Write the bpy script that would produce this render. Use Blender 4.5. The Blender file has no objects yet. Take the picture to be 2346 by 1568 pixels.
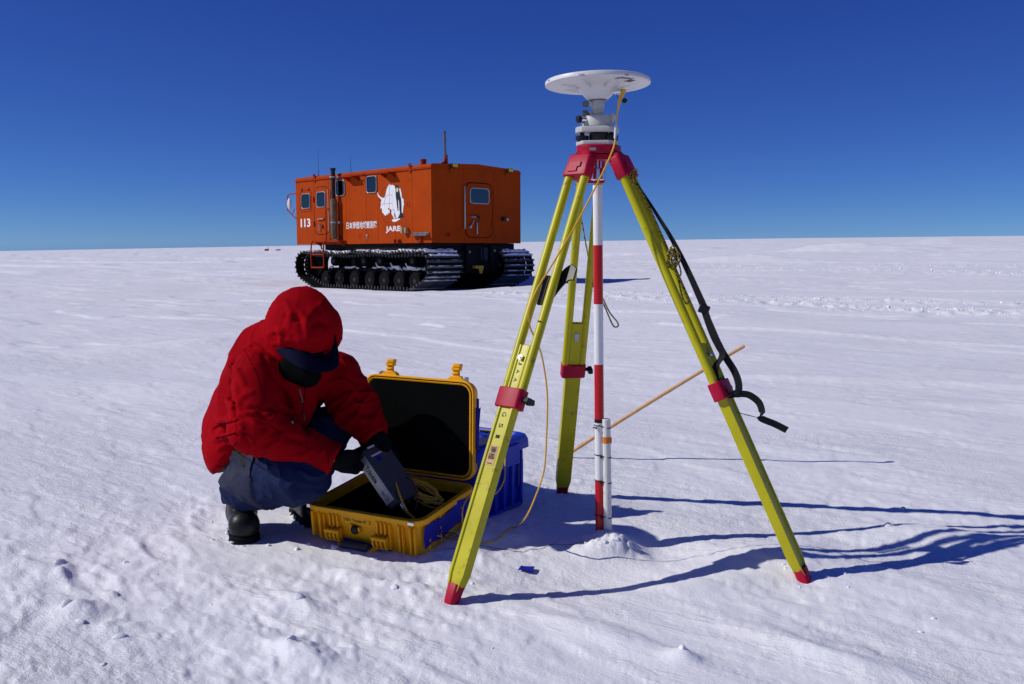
import bpy, bmesh, math, random
import numpy as np
from mathutils import Vector, Matrix

# ------------------------------------------------------------------ camera, sky, sun, exposure
S = bpy.context.scene
FPX, TILT, CAMZ = 2091.0, math.atan(229 / 2091.0), 1.0234
cam = bpy.data.cameras.new('camera'); cam.sensor_width = 36.0; cam.lens = 36.0 * FPX / 2346.0
cam.clip_start = 0.05; cam.clip_end = 20000
camo = bpy.data.objects.new('camera', cam); S.collection.objects.link(camo)
camo.location = (0, 0, CAMZ); camo.rotation_euler = (math.pi / 2 - TILT, 0, 0)
S.camera = camo

SKY_CURVE = ((0.285, 1.12), (0.400, 1.10), (1.36, 0.69))
SUN_EL, SUN_AZ = math.radians(37.0), math.radians(-94.5)      # sun stands to the left (-X); azimuth measured from +Y towards +X
W = bpy.data.worlds.new('World'); S.world = W; W.use_nodes = True
nt = W.node_tree; nt.nodes.clear()
sky = nt.nodes.new('ShaderNodeTexSky'); sky.sky_type = 'NISHITA'; sky.sun_disc = False
sky.sun_elevation = SUN_EL; sky.sun_rotation = SUN_AZ
sky.altitude = 3000; sky.air_density = 0.7; sky.dust_density = 0.0; sky.ozone_density = 6.0
bg = nt.nodes.new('ShaderNodeBackground'); bg.inputs['Strength'].default_value = 0.10
wo = nt.nodes.new('ShaderNodeOutputWorld')
sp = nt.nodes.new('ShaderNodeSeparateColor'); cb = nt.nodes.new('ShaderNodeCombineColor')          # one response curve per channel for the whole sky
nt.links.new(sky.outputs[0], sp.inputs[0])
for ch, (k, g) in enumerate(SKY_CURVE):
    pw = nt.nodes.new('ShaderNodeMath'); pw.operation = 'POWER'; pw.inputs[1].default_value = g
    ml = nt.nodes.new('ShaderNodeMath'); ml.operation = 'MULTIPLY'; ml.inputs[1].default_value = k
    nt.links.new(sp.outputs[ch], pw.inputs[0]); nt.links.new(pw.outputs[0], ml.inputs[0]); nt.links.new(ml.outputs[0], cb.inputs[ch])
nt.links.new(cb.outputs[0], bg.inputs['Color']); nt.links.new(bg.outputs[0], wo.inputs['Surface'])
sl = bpy.data.lights.new('sun', 'SUN'); sl.energy = 3.45; sl.angle = math.radians(0.53); sl.color = (1.0, 0.96, 0.90)
slo = bpy.data.objects.new('sun', sl); S.collection.objects.link(slo)
sd = Vector((math.sin(SUN_AZ) * math.cos(SUN_EL), math.cos(SUN_AZ) * math.cos(SUN_EL), math.sin(SUN_EL)))
slo.rotation_euler = sd.to_track_quat('Z', 'Y').to_euler(); slo.location = sd * 30
S.view_settings.view_transform = 'Standard'; S.view_settings.look = 'None'
S.view_settings.exposure = 0.0; S.view_settings.gamma = 1.0; S.view_settings.use_curve_mapping = False
S.cycles.use_denoising = True; S.cycles.max_bounces = 6; S.cycles.transparent_max_bounces = 8

# ------------------------------------------------------------------ helpers
RND = random.Random(7)
_c, _s = math.cos(TILT), math.sin(TILT)
def V(*a): return Vector(a)
def ray(u, v):
    x = (u - 1173.0) / FPX; y = -(v - 784.0) / FPX
    return Vector((x, _c + y * _s, y * _c - _s))
def PY(u, v, Y):                       # the point that stands Y metres in front of the camera at photo position u, v
    r = ray(u, v); return Vector((0, 0, CAMZ)) + r * (Y / r.y)
def G(u, v, z=0.0):                    # the point at height z at photo position u, v
    r = ray(u, v); return Vector((0, 0, CAMZ)) + r * ((z - CAMZ) / r.z)

ROOTM = {}
def tag(o, label=None, cat=None, group=None, kind=None):
    if label: o['label'] = label
    if cat: o['category'] = cat
    if group: o['group'] = group
    if kind: o['kind'] = kind
    return o
def empty(name, loc, label=None, cat=None, group=None, mat3=None):
    o = bpy.data.objects.new(name, None); S.collection.objects.link(o)
    M = Matrix.Translation(loc)
    if mat3 is not None: M = M @ mat3.to_4x4()
    o.matrix_world = M; o.empty_display_size = 0.1
    ROOTM[o] = M
    return tag(o, label, cat, group)
def rootmat(o):
    while o is not None and o.parent is not None: o = o.parent
    return ROOTM.get(o, Matrix.Identity(4))

def link_mesh(name, me, mat, parent=None, smooth=None, bevel=0.0, local=False, shift=None):
    if parent is not None and not local:
        me.transform(rootmat(parent).inverted())
    if mat is not None: me.materials.append(mat)
    if smooth is not None:
        me.polygons.foreach_set('use_smooth', [True] * len(me.polygons))
        if smooth < 179: me.set_sharp_from_angle(angle=math.radians(smooth))
    o = bpy.data.objects.new(name, me); S.collection.objects.link(o)
    if parent is not None: o.parent = parent
    if bevel > 0:
        b = o.modifiers.new('bevel', 'BEVEL'); b.width = bevel; b.segments = 2; b.limit_method = 'ANGLE'
        b.angle_limit = math.radians(40); b.harden_normals = False
        me.polygons.foreach_set('use_smooth', [True] * len(me.polygons))
        me.set_sharp_from_angle(angle=math.radians(50))
    me.update()
    return o

class MB:
    def __init__(self): self.v = []; self.f = []
    def add(self, vs, fs):
        n = len(self.v); self.v += [tuple(p) for p in vs]; self.f += [tuple(i + n for i in q) for q in fs]; return self
    def box(self, c, size, R=None):
        c = Vector(c); hx, hy, hz = size[0] / 2, size[1] / 2, size[2] / 2
        vs = []
        for sx, sy, sz in ((-1,-1,-1),(1,-1,-1),(1,1,-1),(-1,1,-1),(-1,-1,1),(1,-1,1),(1,1,1),(-1,1,1)):
            p = Vector((sx * hx, sy * hy, sz * hz))
            if R is not None: p = R @ p
            vs.append(c + p)
        return self.add(vs, [(0,3,2,1),(4,5,6,7),(0,1,5,4),(1,2,6,5),(2,3,7,6),(3,0,4,7)])
    def bb(self, a, b):
        a, b = Vector(a), Vector(b)
        return self.box((a + b) / 2, (abs(b.x - a.x), abs(b.y - a.y), abs(b.z - a.z)))
    def cyl(self, p0, p1, r0, r1=None, n=16):
        p0, p1 = Vector(p0), Vector(p1); r1 = r0 if r1 is None else r1
        w = (p1 - p0).normalized(); a = w.orthogonal().normalized(); b = w.cross(a)
        vs = [p0 + (a * math.cos(2*math.pi*i/n) + b * math.sin(2*math.pi*i/n)) * r0 for i in range(n)]
        vs += [p1 + (a * math.cos(2*math.pi*i/n) + b * math.sin(2*math.pi*i/n)) * r1 for i in range(n)]
        fs = [(i, (i+1) % n, n + (i+1) % n, n + i) for i in range(n)] + [tuple(range(n-1, -1, -1)), tuple(range(n, 2*n))]
        return self.add(vs, fs)
    def tube(self, pts, r, n=8, closed=False, sub=0):
        pts = [Vector(p) for p in pts]
        if sub: pts = spline(pts, sub, closed)
        m = len(pts); rs = r if isinstance(r, (list, tuple)) else [r] * m
        vs, fs = [], []; a = None
        for i, p in enumerate(pts):
            q0 = pts[i-1] if (i > 0 or closed) else p; q1 = pts[(i+1) % m] if (i < m-1 or closed) else p
            w = (q1 - q0)
            w = w.normalized() if w.length > 1e-9 else Vector((0, 0, 1))
            a = (w.orthogonal() if a is None else a - w * a.dot(w))
            a = a.normalized() if a.length > 1e-6 else w.orthogonal().normalized()
            b = w.cross(a)
            vs += [p + (a * math.cos(2*math.pi*k/n) + b * math.sin(2*math.pi*k/n)) * rs[i] for k in range(n)]
        for i in range(m if closed else m - 1):
            j = (i + 1) % m
            fs += [(i*n + k, i*n + (k+1) % n, j*n + (k+1) % n, j*n + k) for k in range(n)]
        if not closed: fs += [tuple(range(n-1, -1, -1)), tuple((m-1)*n + k for k in range(n))]
        return self.add(vs, fs)
    def lathe(self, prof, base, axis=(0, 0, 1), n=32):
        base = Vector(base); w = Vector(axis).normalized(); a = w.orthogonal().normalized(); b = w.cross(a)
        vs, fs = [], []
        for r, h in prof:
            for k in range(n):
                t = 2 * math.pi * k / n; vs.append(base + w * h + (a * math.cos(t) + b * math.sin(t)) * max(r, 1e-5))
        for i in range(len(prof) - 1):
            fs += [(i*n + k, i*n + (k+1) % n, (i+1)*n + (k+1) % n, (i+1)*n + k) for k in range(n)]
        fs += [tuple(range(n-1, -1, -1)), tuple((len(prof)-1)*n + k for k in range(n))]
        return self.add(vs, fs)
    def prism(self, poly, o, ex, ey, ez):
        o, ex, ey, ez = Vector(o), Vector(ex), Vector(ey), Vector(ez); n = len(poly)
        vs = [o + ex * x + ey * y for x, y in poly]; vs += [p + ez for p in vs]
        return self.add(vs, [tuple(range(n-1, -1, -1)), tuple(range(n, 2*n))] + [(i, (i+1) % n, n + (i+1) % n, n + i) for i in range(n)])
    def ring(self, A, B, o, ex, ey, ez):
        o, ex, ey, ez = Vector(o), Vector(ex), Vector(ey), Vector(ez); n = len(A)
        pa = [o + ex * x + ey * y for x, y in A]; pb = [o + ex * x + ey * y for x, y in B]
        vs = pa + pb + [p + ez for p in pa] + [p + ez for p in pb]; fs = []
        for i in range(n):
            j = (i + 1) % n
            fs += [(i, j, n+j, n+i), (2*n+i, 3*n+i, 3*n+j, 2*n+j), (i, 2*n+i, 2*n+j, j), (n+i, n+j, 3*n+j, 3*n+i)]
        return self.add(vs, fs)
    def ball(self, c, r, n=12, m=8, R=None):
        c = Vector(c); r = r if isinstance(r, (tuple, list)) else (r, r, r); vs, fs = [], []
        for i in range(m + 1):
            th = math.pi * i / m
            for k in range(n):
                ph = 2 * math.pi * k / n
                p = Vector((r[0]*math.sin(th)*math.cos(ph), r[1]*math.sin(th)*math.sin(ph), r[2]*math.cos(th)))
                vs.append(c + (R @ p if R is not None else p))
        for i in range(m):
            fs += [(i*n+k, (i+1)*n+k, (i+1)*n+(k+1) % n, i*n+(k+1) % n) for k in range(n)]
        return self.add(vs, fs)
    def ribbon(self, pts, sides, w1, th, w0=None):
        pts = [Vector(p) for p in pts]; vs, fs = [], []; m = len(pts)
        for i, p in enumerate(pts):
            w = w1 if w0 is None else w0 + (w1-w0)*i/(m-1)
            t = (pts[min(i+1, m-1)] - pts[max(i-1, 0)]).normalized()
            s_ = Vector(sides[i]); s_ = (s_ - t * s_.dot(t)).normalized(); nn = t.cross(s_)
            vs += [p - s_*w/2 - nn*th/2, p + s_*w/2 - nn*th/2, p + s_*w/2 + nn*th/2, p - s_*w/2 + nn*th/2]
        for i in range(m - 1):
            fs += [(i*4+k, i*4+(k+1) % 4, (i+1)*4+(k+1) % 4, (i+1)*4+k) for k in range(4)]
        fs += [(3, 2, 1, 0), tuple((m-1)*4+k for k in range(4))]
        return self.add(vs, fs)
    def mesh(self, name):
        me = bpy.data.meshes.new(name); me.from_pydata(self.v, [], self.f)
        b = bmesh.new(); b.from_mesh(me); bmesh.ops.recalc_face_normals(b, faces=b.faces); b.to_mesh(me); b.free(); me.update(); return me
    def build(self, name, mat, parent=None, smooth=None, bevel=0.0, local=False):
        return link_mesh(name, self.mesh(name), mat, parent, smooth, bevel, local)

def spline(pts, sub, closed=False):
    pts = [Vector(p) for p in pts]; m = len(pts); out = []
    for i in range(m if closed else m - 1):
        g = (lambda k: pts[k % m]) if closed else (lambda k: pts[max(0, min(m-1, k))])
        p0, p1, p2, p3 = g(i-1), g(i), g(i+1), g(i+2)
        for k in range(sub):
            t = k / sub
            out.append(0.5*((2*p1) + (p2-p0)*t + (2*p0-5*p1+4*p2-p3)*t*t + (3*p1-p0-3*p2+p3)*t*t*t))
    if not closed: out.append(pts[-1])
    return out
def rrect(x0, y0, x1, y1, r, n=5):
    out = []
    for cx, cy, a0 in ((x1-r, y1-r, 0), (x0+r, y1-r, 90), (x0+r, y0+r, 180), (x1-r, y0+r, 270)):
        for k in range(n + 1):
            a = math.radians(a0 + 90.0 * k / n); out.append((cx + r*math.cos(a), cy + r*math.sin(a)))
    return out
def copy_tree(o, parent):
    c = o.copy(); S.collection.objects.link(c); c.parent = parent
    for ch in list(o.children): copy_tree(ch, c)
    return c
def text_part(name, s, o, ex, ey, w, h, mat, parent, depth=0.002, bold=0.0, local=False, shear=0.0):
    cu = bpy.data.curves.new('t', 'FONT'); cu.body = s; cu.size = 1.0; cu.offset = bold; cu.resolution_u = 3; cu.shear = shear
    ob = bpy.data.objects.new('t', cu); S.collection.objects.link(ob)
    dg = bpy.context.evaluated_depsgraph_get(); me0 = bpy.data.meshes.new_from_object(ob.evaluated_get(dg))
    co = np.array([v.co[:] for v in me0.vertices]); fs = [tuple(p.vertices) for p in me0.polygons]
    bpy.data.objects.remove(ob); bpy.data.curves.remove(cu)
    lo, hi = co.min(0), co.max(0); ex, ey = Vector(ex), Vector(ey); ez = ex.cross(ey).normalized() * depth
    mb = MB()
    mb.add([Vector(o) + ex * ((p[0]-lo[0]) / (hi[0]-lo[0]) * w) + ey * ((p[1]-lo[1]) / (hi[1]-lo[1]) * h) + ez for p in co], fs)
    return mb.build(name, mat, parent, local=local)

# ------------------------------------------------------------------ materials
def mat(name, col, rough=0.5, metal=0.0, var=0.12, scale=12.0, bump=0.0, bscale=60.0, spec=0.22, dirt=None, dirt_amt=0.0, coat=0.0, sheen=0.0, dscale=8.0):
    m = bpy.data.materials.new(name); m.use_nodes = True; t = m.node_tree; p = t.nodes['Principled BSDF']
    p.inputs['Roughness'].default_value = rough; p.inputs['Metallic'].default_value = metal
    p.inputs['Specular IOR Level'].default_value = spec; p.inputs['Coat Weight'].default_value = coat
    if sheen: p.inputs['Sheen Weight'].default_value = sheen
    tc = t.nodes.new('ShaderNodeTexCoord')
    nz = t.nodes.new('ShaderNodeTexNoise'); nz.inputs['Scale'].default_value = scale; nz.inputs['Detail'].default_value = 6
    t.links.new(tc.outputs['Object'], nz.inputs['Vector'])
    rp = t.nodes.new('ShaderNodeValToRGB'); e = rp.color_ramp.elements
    e[0].position, e[1].position = 0.3, 0.7
    e[0].color = tuple(c * (1 - var) for c in col) + (1,); e[1].color = tuple(min(1, c * (1 + var)) for c in col) + (1,)
    t.links.new(nz.outputs['Fac'], rp.inputs['Fac']); out = rp.outputs['Color']
    if dirt is not None:
        n2 = t.nodes.new('ShaderNodeTexNoise'); n2.inputs['Scale'].default_value = dscale; n2.inputs['Detail'].default_value = 10; n2.inputs['Roughness'].default_value = 0.7
        t.links.new(tc.outputs['Object'], n2.inputs['Vector'])
        mr = t.nodes.new('ShaderNodeMapRange'); mr.inputs['From Min'].default_value = 0.62 - dirt_amt * 0.3; mr.inputs['From Max'].default_value = 0.72
        t.links.new(n2.outputs['Fac'], mr.inputs['Value'])
        mx = t.nodes.new('ShaderNodeMix'); mx.data_type = 'RGBA'; mx.inputs['B'].default_value = tuple(dirt) + (1,)
        t.links.new(mr.outputs[0], mx.inputs['Factor']); t.links.new(out, mx.inputs['A']); out = mx.outputs['Result']
    t.links.new(out, p.inputs['Base Color'])
    rr = t.nodes.new('ShaderNodeMapRange'); rr.inputs['To Min'].default_value = max(0.02, rough - 0.08); rr.inputs['To Max'].default_value = min(1, rough + 0.08)
    t.links.new(nz.outputs['Fac'], rr.inputs['Value']); t.links.new(rr.outputs[0], p.inputs['Roughness'])
    if bump:
        n3 = t.nodes.new('ShaderNodeTexNoise'); n3.inputs['Scale'].default_value = bscale; n3.inputs['Detail'].default_value = 4
        t.links.new(tc.outputs['Object'], n3.inputs['Vector'])
        b = t.nodes.new('ShaderNodeBump'); b.inputs['Strength'].default_value = bump; b.inputs['Distance'].default_value = 0.004
        t.links.new(n3.outputs['Fac'], b.inputs['Height']); t.links.new(b.outputs[0], p.inputs['Normal'])
    return m

def snow_material():
    m = bpy.data.materials.new('snow'); m.use_nodes = True; t = m.node_tree; p = t.nodes['Principled BSDF']
    p.inputs['Specular IOR Level'].default_value = 0.30
    N = t.nodes.new; L = t.links.new
    tc = N('ShaderNodeTexCoord')
    def wind(sx, rot=-38):
        mp = N('ShaderNodeMapping'); mp.vector_type = 'TEXTURE'; mp.inputs['Rotation'].default_value = (0, 0, math.radians(rot)); mp.inputs['Scale'].default_value = (sx, 1.0, 1.0)
        L(tc.outputs['Object'], mp.inputs['Vector']); return mp.outputs[0]
    def noise(vec, sc, det, ro):
        n = N('ShaderNodeTexNoise'); n.inputs['Scale'].default_value = sc; n.inputs['Detail'].default_value = det; n.inputs['Roughness'].default_value = ro
        L(vec, n.inputs['Vector']); return n.outputs['Fac']
    def bump(h, st, di, prev=None, mod=None):
        b = N('ShaderNodeBump'); b.inputs['Strength'].default_value = st
        if mod is not None: L(mod, b.inputs['Strength'])
        b.inputs['Distance'].default_value = di; L(h, b.inputs['Height'])
        if prev is not None: L(prev, b.inputs['Normal'])
        return b.outputs[0]
    def ramp(f, p0, p1, c0, c1):
        r = N('ShaderNodeMapRange'); r.interpolation_type = 'SMOOTHSTEP'
        for k, v in (('From Min', p0), ('From Max', p1), ('To Min', c0), ('To Max', c1)): r.inputs[k].default_value = v
        L(f, r.inputs['Value']); return r.outputs[0]
    fine = noise(wind(5.0), 30.0, 9, 0.70)                  # wind-combed grooves
    plate = noise(wind(4.5, -33), 3.2, 10, 0.66)            # patches of glazed crust
    grain = noise(tc.outputs['Object'], 90, 5, 0.7); spark = noise(tc.outputs['Object'], 500, 2, 0.5)
    crust = ramp(plate, 0.535, 0.575, 0.0, 1.0)
    rough = ramp(noise(wind(1.6), 0.85, 4, 0.55), 0.42, 0.60, 0.38, 1.0)
    n1 = bump(crust, 0.45, 0.0045); n2 = bump(fine, 0.65, 0.0085, n1, rough); n3 = bump(grain, 0.5, 0.0060, n2, rough); n4 = bump(spark, 0.4, 0.0010, n3)
    L(n4, p.inputs['Normal'])
    mx = N('ShaderNodeMix'); mx.data_type = 'RGBA'; mx.inputs['A'].default_value = (0.81, 0.82, 0.86, 1); mx.inputs['B'].default_value = (0.92, 0.92, 0.935, 1)
    ad = N('ShaderNodeMath'); ad.operation = 'MULTIPLY_ADD'; ad.inputs[1].default_value = 0.55; L(crust, ad.inputs[0]); L(ramp(fine, 0.35, 0.70, 0.05, 0.45), ad.inputs[2])
    L(ad.outputs[0], mx.inputs['Factor']); L(mx.outputs['Result'], p.inputs['Base Color'])
    L(ramp(crust, 0.0, 1.0, 0.72, 0.45), p.inputs['Roughness'])
    return m

M = {}
M['snow'] = snow_material()
M['snow_lump'] = mat('snow_lump', (0.86, 0.87, 0.89), 0.6, var=0.03, bump=0.5, bscale=90, spec=0.35)
M['orange'] = mat('orange_paint', (0.365, 0.046, 0.0014), 0.6, spec=0.06, var=0.09, scale=2.2, dirt=(0.24, 0.034, 0.004), dirt_amt=0.12, dscale=4, bump=0.35, bscale=4)
M['orange_dark'] = mat('orange_trim', (0.30, 0.024, 0.002), 0.55, spec=0.1, var=0.08, scale=6)
M['black_metal'] = mat('black_metal', (0.006, 0.006, 0.008), 0.6, spec=0.10, var=0.25, dirt=(0.03, 0.03, 0.035), dirt_amt=0.05, dscale=14)
M['rubber'] = mat('rubber', (0.007, 0.007, 0.008), 0.8, spec=0.08, var=0.2, bump=0.2)
M['wheel'] = mat('wheel_grey', (0.022, 0.022, 0.025), 0.5, var=0.3, spec=0.3)
M['steel'] = mat('steel', (0.16, 0.16, 0.17), 0.45, 0.8, var=0.2)
M['cleat'] = mat('cleat_steel', (0.09, 0.09, 0.10), 0.5, 0.3, var=0.3, dirt=(0.4, 0.42, 0.48), dirt_amt=0.1, dscale=25)
M['alu'] = mat('aluminium', (0.40, 0.40, 0.42), 0.4, 0.7, var=0.08)
M['chrome'] = mat('chrome', (0.75, 0.75, 0.78), 0.15, 1.0, var=0.03)
M['white_paint'] = mat('white_paint', (0.74, 0.74, 0.76), 0.4, var=0.04, scale=20)
M['emblem_black'] = mat('emblem_black', (0.015, 0.015, 0.02), 0.45)
M['emblem_yellow'] = mat('emblem_yellow', (0.6, 0.6, 0.28), 0.45)
M['rust'] = mat('rusty_steel', (0.16, 0.115, 0.07), 0.7, 0.2, var=0.3, scale=9, dirt=(0.10, 0.045, 0.02), dirt_amt=0.35, dscale=10)
M['soot'] = mat('sooty_steel', (0.025, 0.023, 0.022), 0.6, 0.3, var=0.3)
M['tan'] = mat('tan_plastic', (0.42, 0.28, 0.14), 0.6)
M['lamp_yellow'] = mat('amber_lens', (0.62, 0.45, 0.02), 0.25, var=0.1)
M['yellow_hook'] = mat('yellow_hook', (0.5, 0.36, 0.03), 0.5)
M['curtain'] = mat('curtain', (0.55, 0.58, 0.62), 0.8)
M['dark_inside'] = mat('dark_inside', (0.02, 0.03, 0.05), 0.6)
M['leg_yellow'] = mat('leg_yellow', (0.47, 0.43, 0.008), 0.36, var=0.10, scale=9, dirt=(0.17, 0.13, 0.03), dirt_amt=0.14, dscale=26, spec=0.28)
M['leg_red'] = mat('leg_red', (0.38, 0.006, 0.034), 0.42, var=0.10, scale=20, dirt=(0.42, 0.10, 0.12), dirt_amt=0.02, dscale=70, spec=0.15)
M['grey_metal'] = mat('grey_instrument', (0.46, 0.46, 0.44), 0.45, var=0.05, scale=30)
M['antenna_white'] = mat('antenna_white', (0.66, 0.66, 0.66), 0.33, var=0.02)
M['knob_black'] = mat('knob_black', (0.012, 0.012, 0.014), 0.4)
M['pole_red'] = mat('pole_red', (0.50, 0.008, 0.014), 0.3, var=0.06, coat=0.2)
M['pole_white'] = mat('pole_white', (0.76, 0.76, 0.77), 0.38, var=0.04, dirt=(0.45, 0.36, 0.26), dirt_amt=0.0, dscale=40)
M['stake_white'] = mat('stake_white', (0.70, 0.69, 0.66), 0.5, var=0.05, dirt=(0.28, 0.15, 0.07), dirt_amt=0.18, dscale=34)
M['tie_black'] = mat('tie_black', (0.01, 0.01, 0.012), 0.4)
M['tape_orange'] = mat('tape_orange', (0.62, 0.20, 0.03), 0.6)
M['bamboo'] = mat('bamboo', (0.58, 0.34, 0.15), 0.5, var=0.15, scale=30)
M['webbing'] = mat('webbing', (0.010, 0.010, 0.012), 0.75, var=0.2, scale=200, bump=0.4, bscale=500)
M['cable'] = mat('cable_yellow', (0.72, 0.40, 0.04), 0.4, var=0.05)
M['case_yellow'] = mat('case_yellow', (0.88, 0.41, 0.005), 0.45, var=0.06, scale=14, dirt=(0.40, 0.24, 0.10), dirt_amt=0.02, dscale=18, bump=0.08, bscale=200)
M['foam'] = mat('foam_black', (0.004, 0.0045, 0.0045), 0.95, var=0.3, scale=250, bump=1.0, bscale=260, spec=0.02)
M['tape_blue'] = mat('tape_blue', (0.016, 0.020, 0.30), 0.4, var=0.1, scale=9, bump=0.6, bscale=26)
M['crate_blue'] = mat('crate_blue', (0.016, 0.045, 0.48), 0.45, var=0.08, scale=10, bump=0.05, dirt=(0.05, 0.08, 0.30), dirt_amt=0.05)
M['slate'] = mat('slate_paint', (0.045, 0.052, 0.065), 0.42, var=0.06)
M['silver'] = mat('silver_paint', (0.40, 0.41, 0.43), 0.4, 0.2, var=0.04)
M['bumper_grey'] = mat('bumper_grey', (0.05, 0.05, 0.052), 0.6)
M['ink'] = mat('ink', (0.01, 0.01, 0.012), 0.6)
M['ink_blue'] = mat('ink_blue', (0.02, 0.05, 0.3), 0.6)
M['label_tan'] = mat('label_tan', (0.50, 0.32, 0.16), 0.6)
M['label_white'] = mat('label_white', (0.6, 0.6, 0.62), 0.5)
M['jacket'] = mat('jacket_red', (0.29, 0.0015, 0.006), 0.8, var=0.14, scale=5, bump=0.3, bscale=300, spec=0.02)
M['jacket_dark'] = mat('jacket_wine', (0.07, 0.001, 0.004), 0.9, var=0.08, spec=0.0)
M['navy'] = mat('navy_cloth', (0.005, 0.006, 0.022), 0.8, var=0.1, spec=0.03)
M['trousers'] = mat('trousers_blue', (0.010, 0.0175, 0.058), 0.7, var=0.14, scale=14, bump=0.35, bscale=130, spec=0.05, dirt=(0.03, 0.035, 0.07), dirt_amt=0.05, dscale=20)
M['flap'] = mat('flap_blue_grey', (0.010, 0.013, 0.040), 0.7, var=0.12, scale=16, bump=0.3, bscale=90)
M['glove'] = mat('glove_black', (0.005, 0.0055, 0.007), 0.85, var=0.2, spec=0.05)
M['boot'] = mat('boot_rubber', (0.008, 0.008, 0.009), 0.42, var=0.2, bump=0.15, bscale=80, spec=0.25)
M['skin'] = mat('skin', (0.36, 0.19, 0.12), 0.55, var=0.06)
M['mask'] = mat('mask_black', (0.004, 0.0045, 0.005), 0.9, spec=0.03)
M['neon'] = mat('neon_yellow', (0.16, 0.16, 0.008), 0.7, spec=0.05)
def rope_material():
    m = mat('rope', (0.38, 0.30, 0.06), 0.8, var=0.3, scale=120); t = m.node_tree; p = t.nodes['Principled BSDF']
    tc = t.nodes.new('ShaderNodeTexCoord'); w = t.nodes.new('ShaderNodeTexWave'); w.inputs['Scale'].default_value = 55; w.inputs['Distortion'].default_value = 6
    w.bands_direction = 'DIAGONAL'; t.links.new(tc.outputs['Object'], w.inputs['Vector'])
    r = t.nodes.new('ShaderNodeValToRGB'); r.color_ramp.elements[0].color = (0.05, 0.035, 0.02, 1); r.color_ramp.elements[1].color = (0.45, 0.34, 0.07, 1)
    r.color_ramp.elements[0].position = 0.25; r.color_ramp.elements[1].position = 0.5
    t.links.new(w.outputs['Fac'], r.inputs['Fac']); t.links.new(r.outputs['Color'], p.inputs['Base Color']); return m
M['rope'] = rope_material()
def glass_material():
    m = bpy.data.materials.new('window_glass'); m.use_nodes = True; t = m.node_tree; t.nodes.clear()
    o = t.nodes.new('ShaderNodeOutputMaterial'); mx = t.nodes.new('ShaderNodeMixShader'); tr = t.nodes.new('ShaderNodeBsdfTransparent')
    gl = t.nodes.new('ShaderNodeBsdfGlossy'); gl.inputs['Roughness'].default_value = 0.03
    tr.inputs['Color'].default_value = (0.75, 0.82, 0.9, 1)
    fr = t.nodes.new('ShaderNodeFresnel'); fr.inputs['IOR'].default_value = 2.0
    t.links.new(fr.outputs[0], mx.inputs[0]); t.links.new(tr.outputs[0], mx.inputs[1]); t.links.new(gl.outputs[0], mx.inputs[2]); t.links.new(mx.outputs[0], o.inputs['Surface'])
    return m
M['glass'] = glass_material()
# ------------------------------------------------------------------ snow field
def _hash(ix, iy, seed):
    h = (ix.astype(np.int64) * 374761393 + iy.astype(np.int64) * 668265263 + seed * 1442695041) & 0xFFFFFFFF
    h = ((h ^ (h >> 13)) * 1274126177) & 0xFFFFFFFF
    h = h ^ (h >> 16)
    return (h & 0xFFFF) / 65535.0
def noise2(x, y, seed=0):
    ix, iy = np.floor(x), np.floor(y); fx, fy = x - ix, y - iy
    ux, uy = fx*fx*fx*(fx*(fx*6-15)+10), fy*fy*fy*(fy*(fy*6-15)+10)
    a, b = _hash(ix, iy, seed), _hash(ix+1, iy, seed); c, d = _hash(ix, iy+1, seed), _hash(ix+1, iy+1, seed)
    return (a*(1-ux)+b*ux)*(1-uy) + (c*(1-ux)+d*ux)*uy - 0.5
def fbm(x, y, seed, oct=4, gain=0.5):
    s, a = 0, 1.0
    for i in range(oct):
        s = s + a * noise2(x * 2**i + 17.3*i, y * 2**i - 9.1*i, seed + i); a *= gain
    return s
def sstep(x, a, b):
    t = np.clip((x - a) / (b - a), 0, 1); return t*t*(3-2*t)
VQ = math.sqrt(0.5); VO = np.array([-1.8928, 21.805])         # snow vehicle: near rear corner of the body
WD = (0.75, -0.66)                                            # direction the wind has combed the snow
def seg_dist(x, y, a, b):
    dx, dy = b[0]-a[0], b[1]-a[1]; L2 = dx*dx+dy*dy
    t = np.clip(((x-a[0])*dx + (y-a[1])*dy) / L2, 0, 1)
    return np.hypot(x-(a[0]+t*dx), y-(a[1]+t*dy))
RUTS = [((1.2,18.9),(3.2,17.1),(7.4,13.4),(13,8.6),0.36,0.9), ((-0.4,18.3),(3.0,15.6),(6.5,11.9),(11,7.6),0.42,1.0),
        ((6.0,37),(11,31),(18,24.5),(30,14),0.9,0.9), ((3.0,33),(8,28.4),(15.5,21.4),(26,12),0.8,0.8), ((1.5,47),(8,41),(22,30.5),(40,17),1.3,0.7)]
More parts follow.
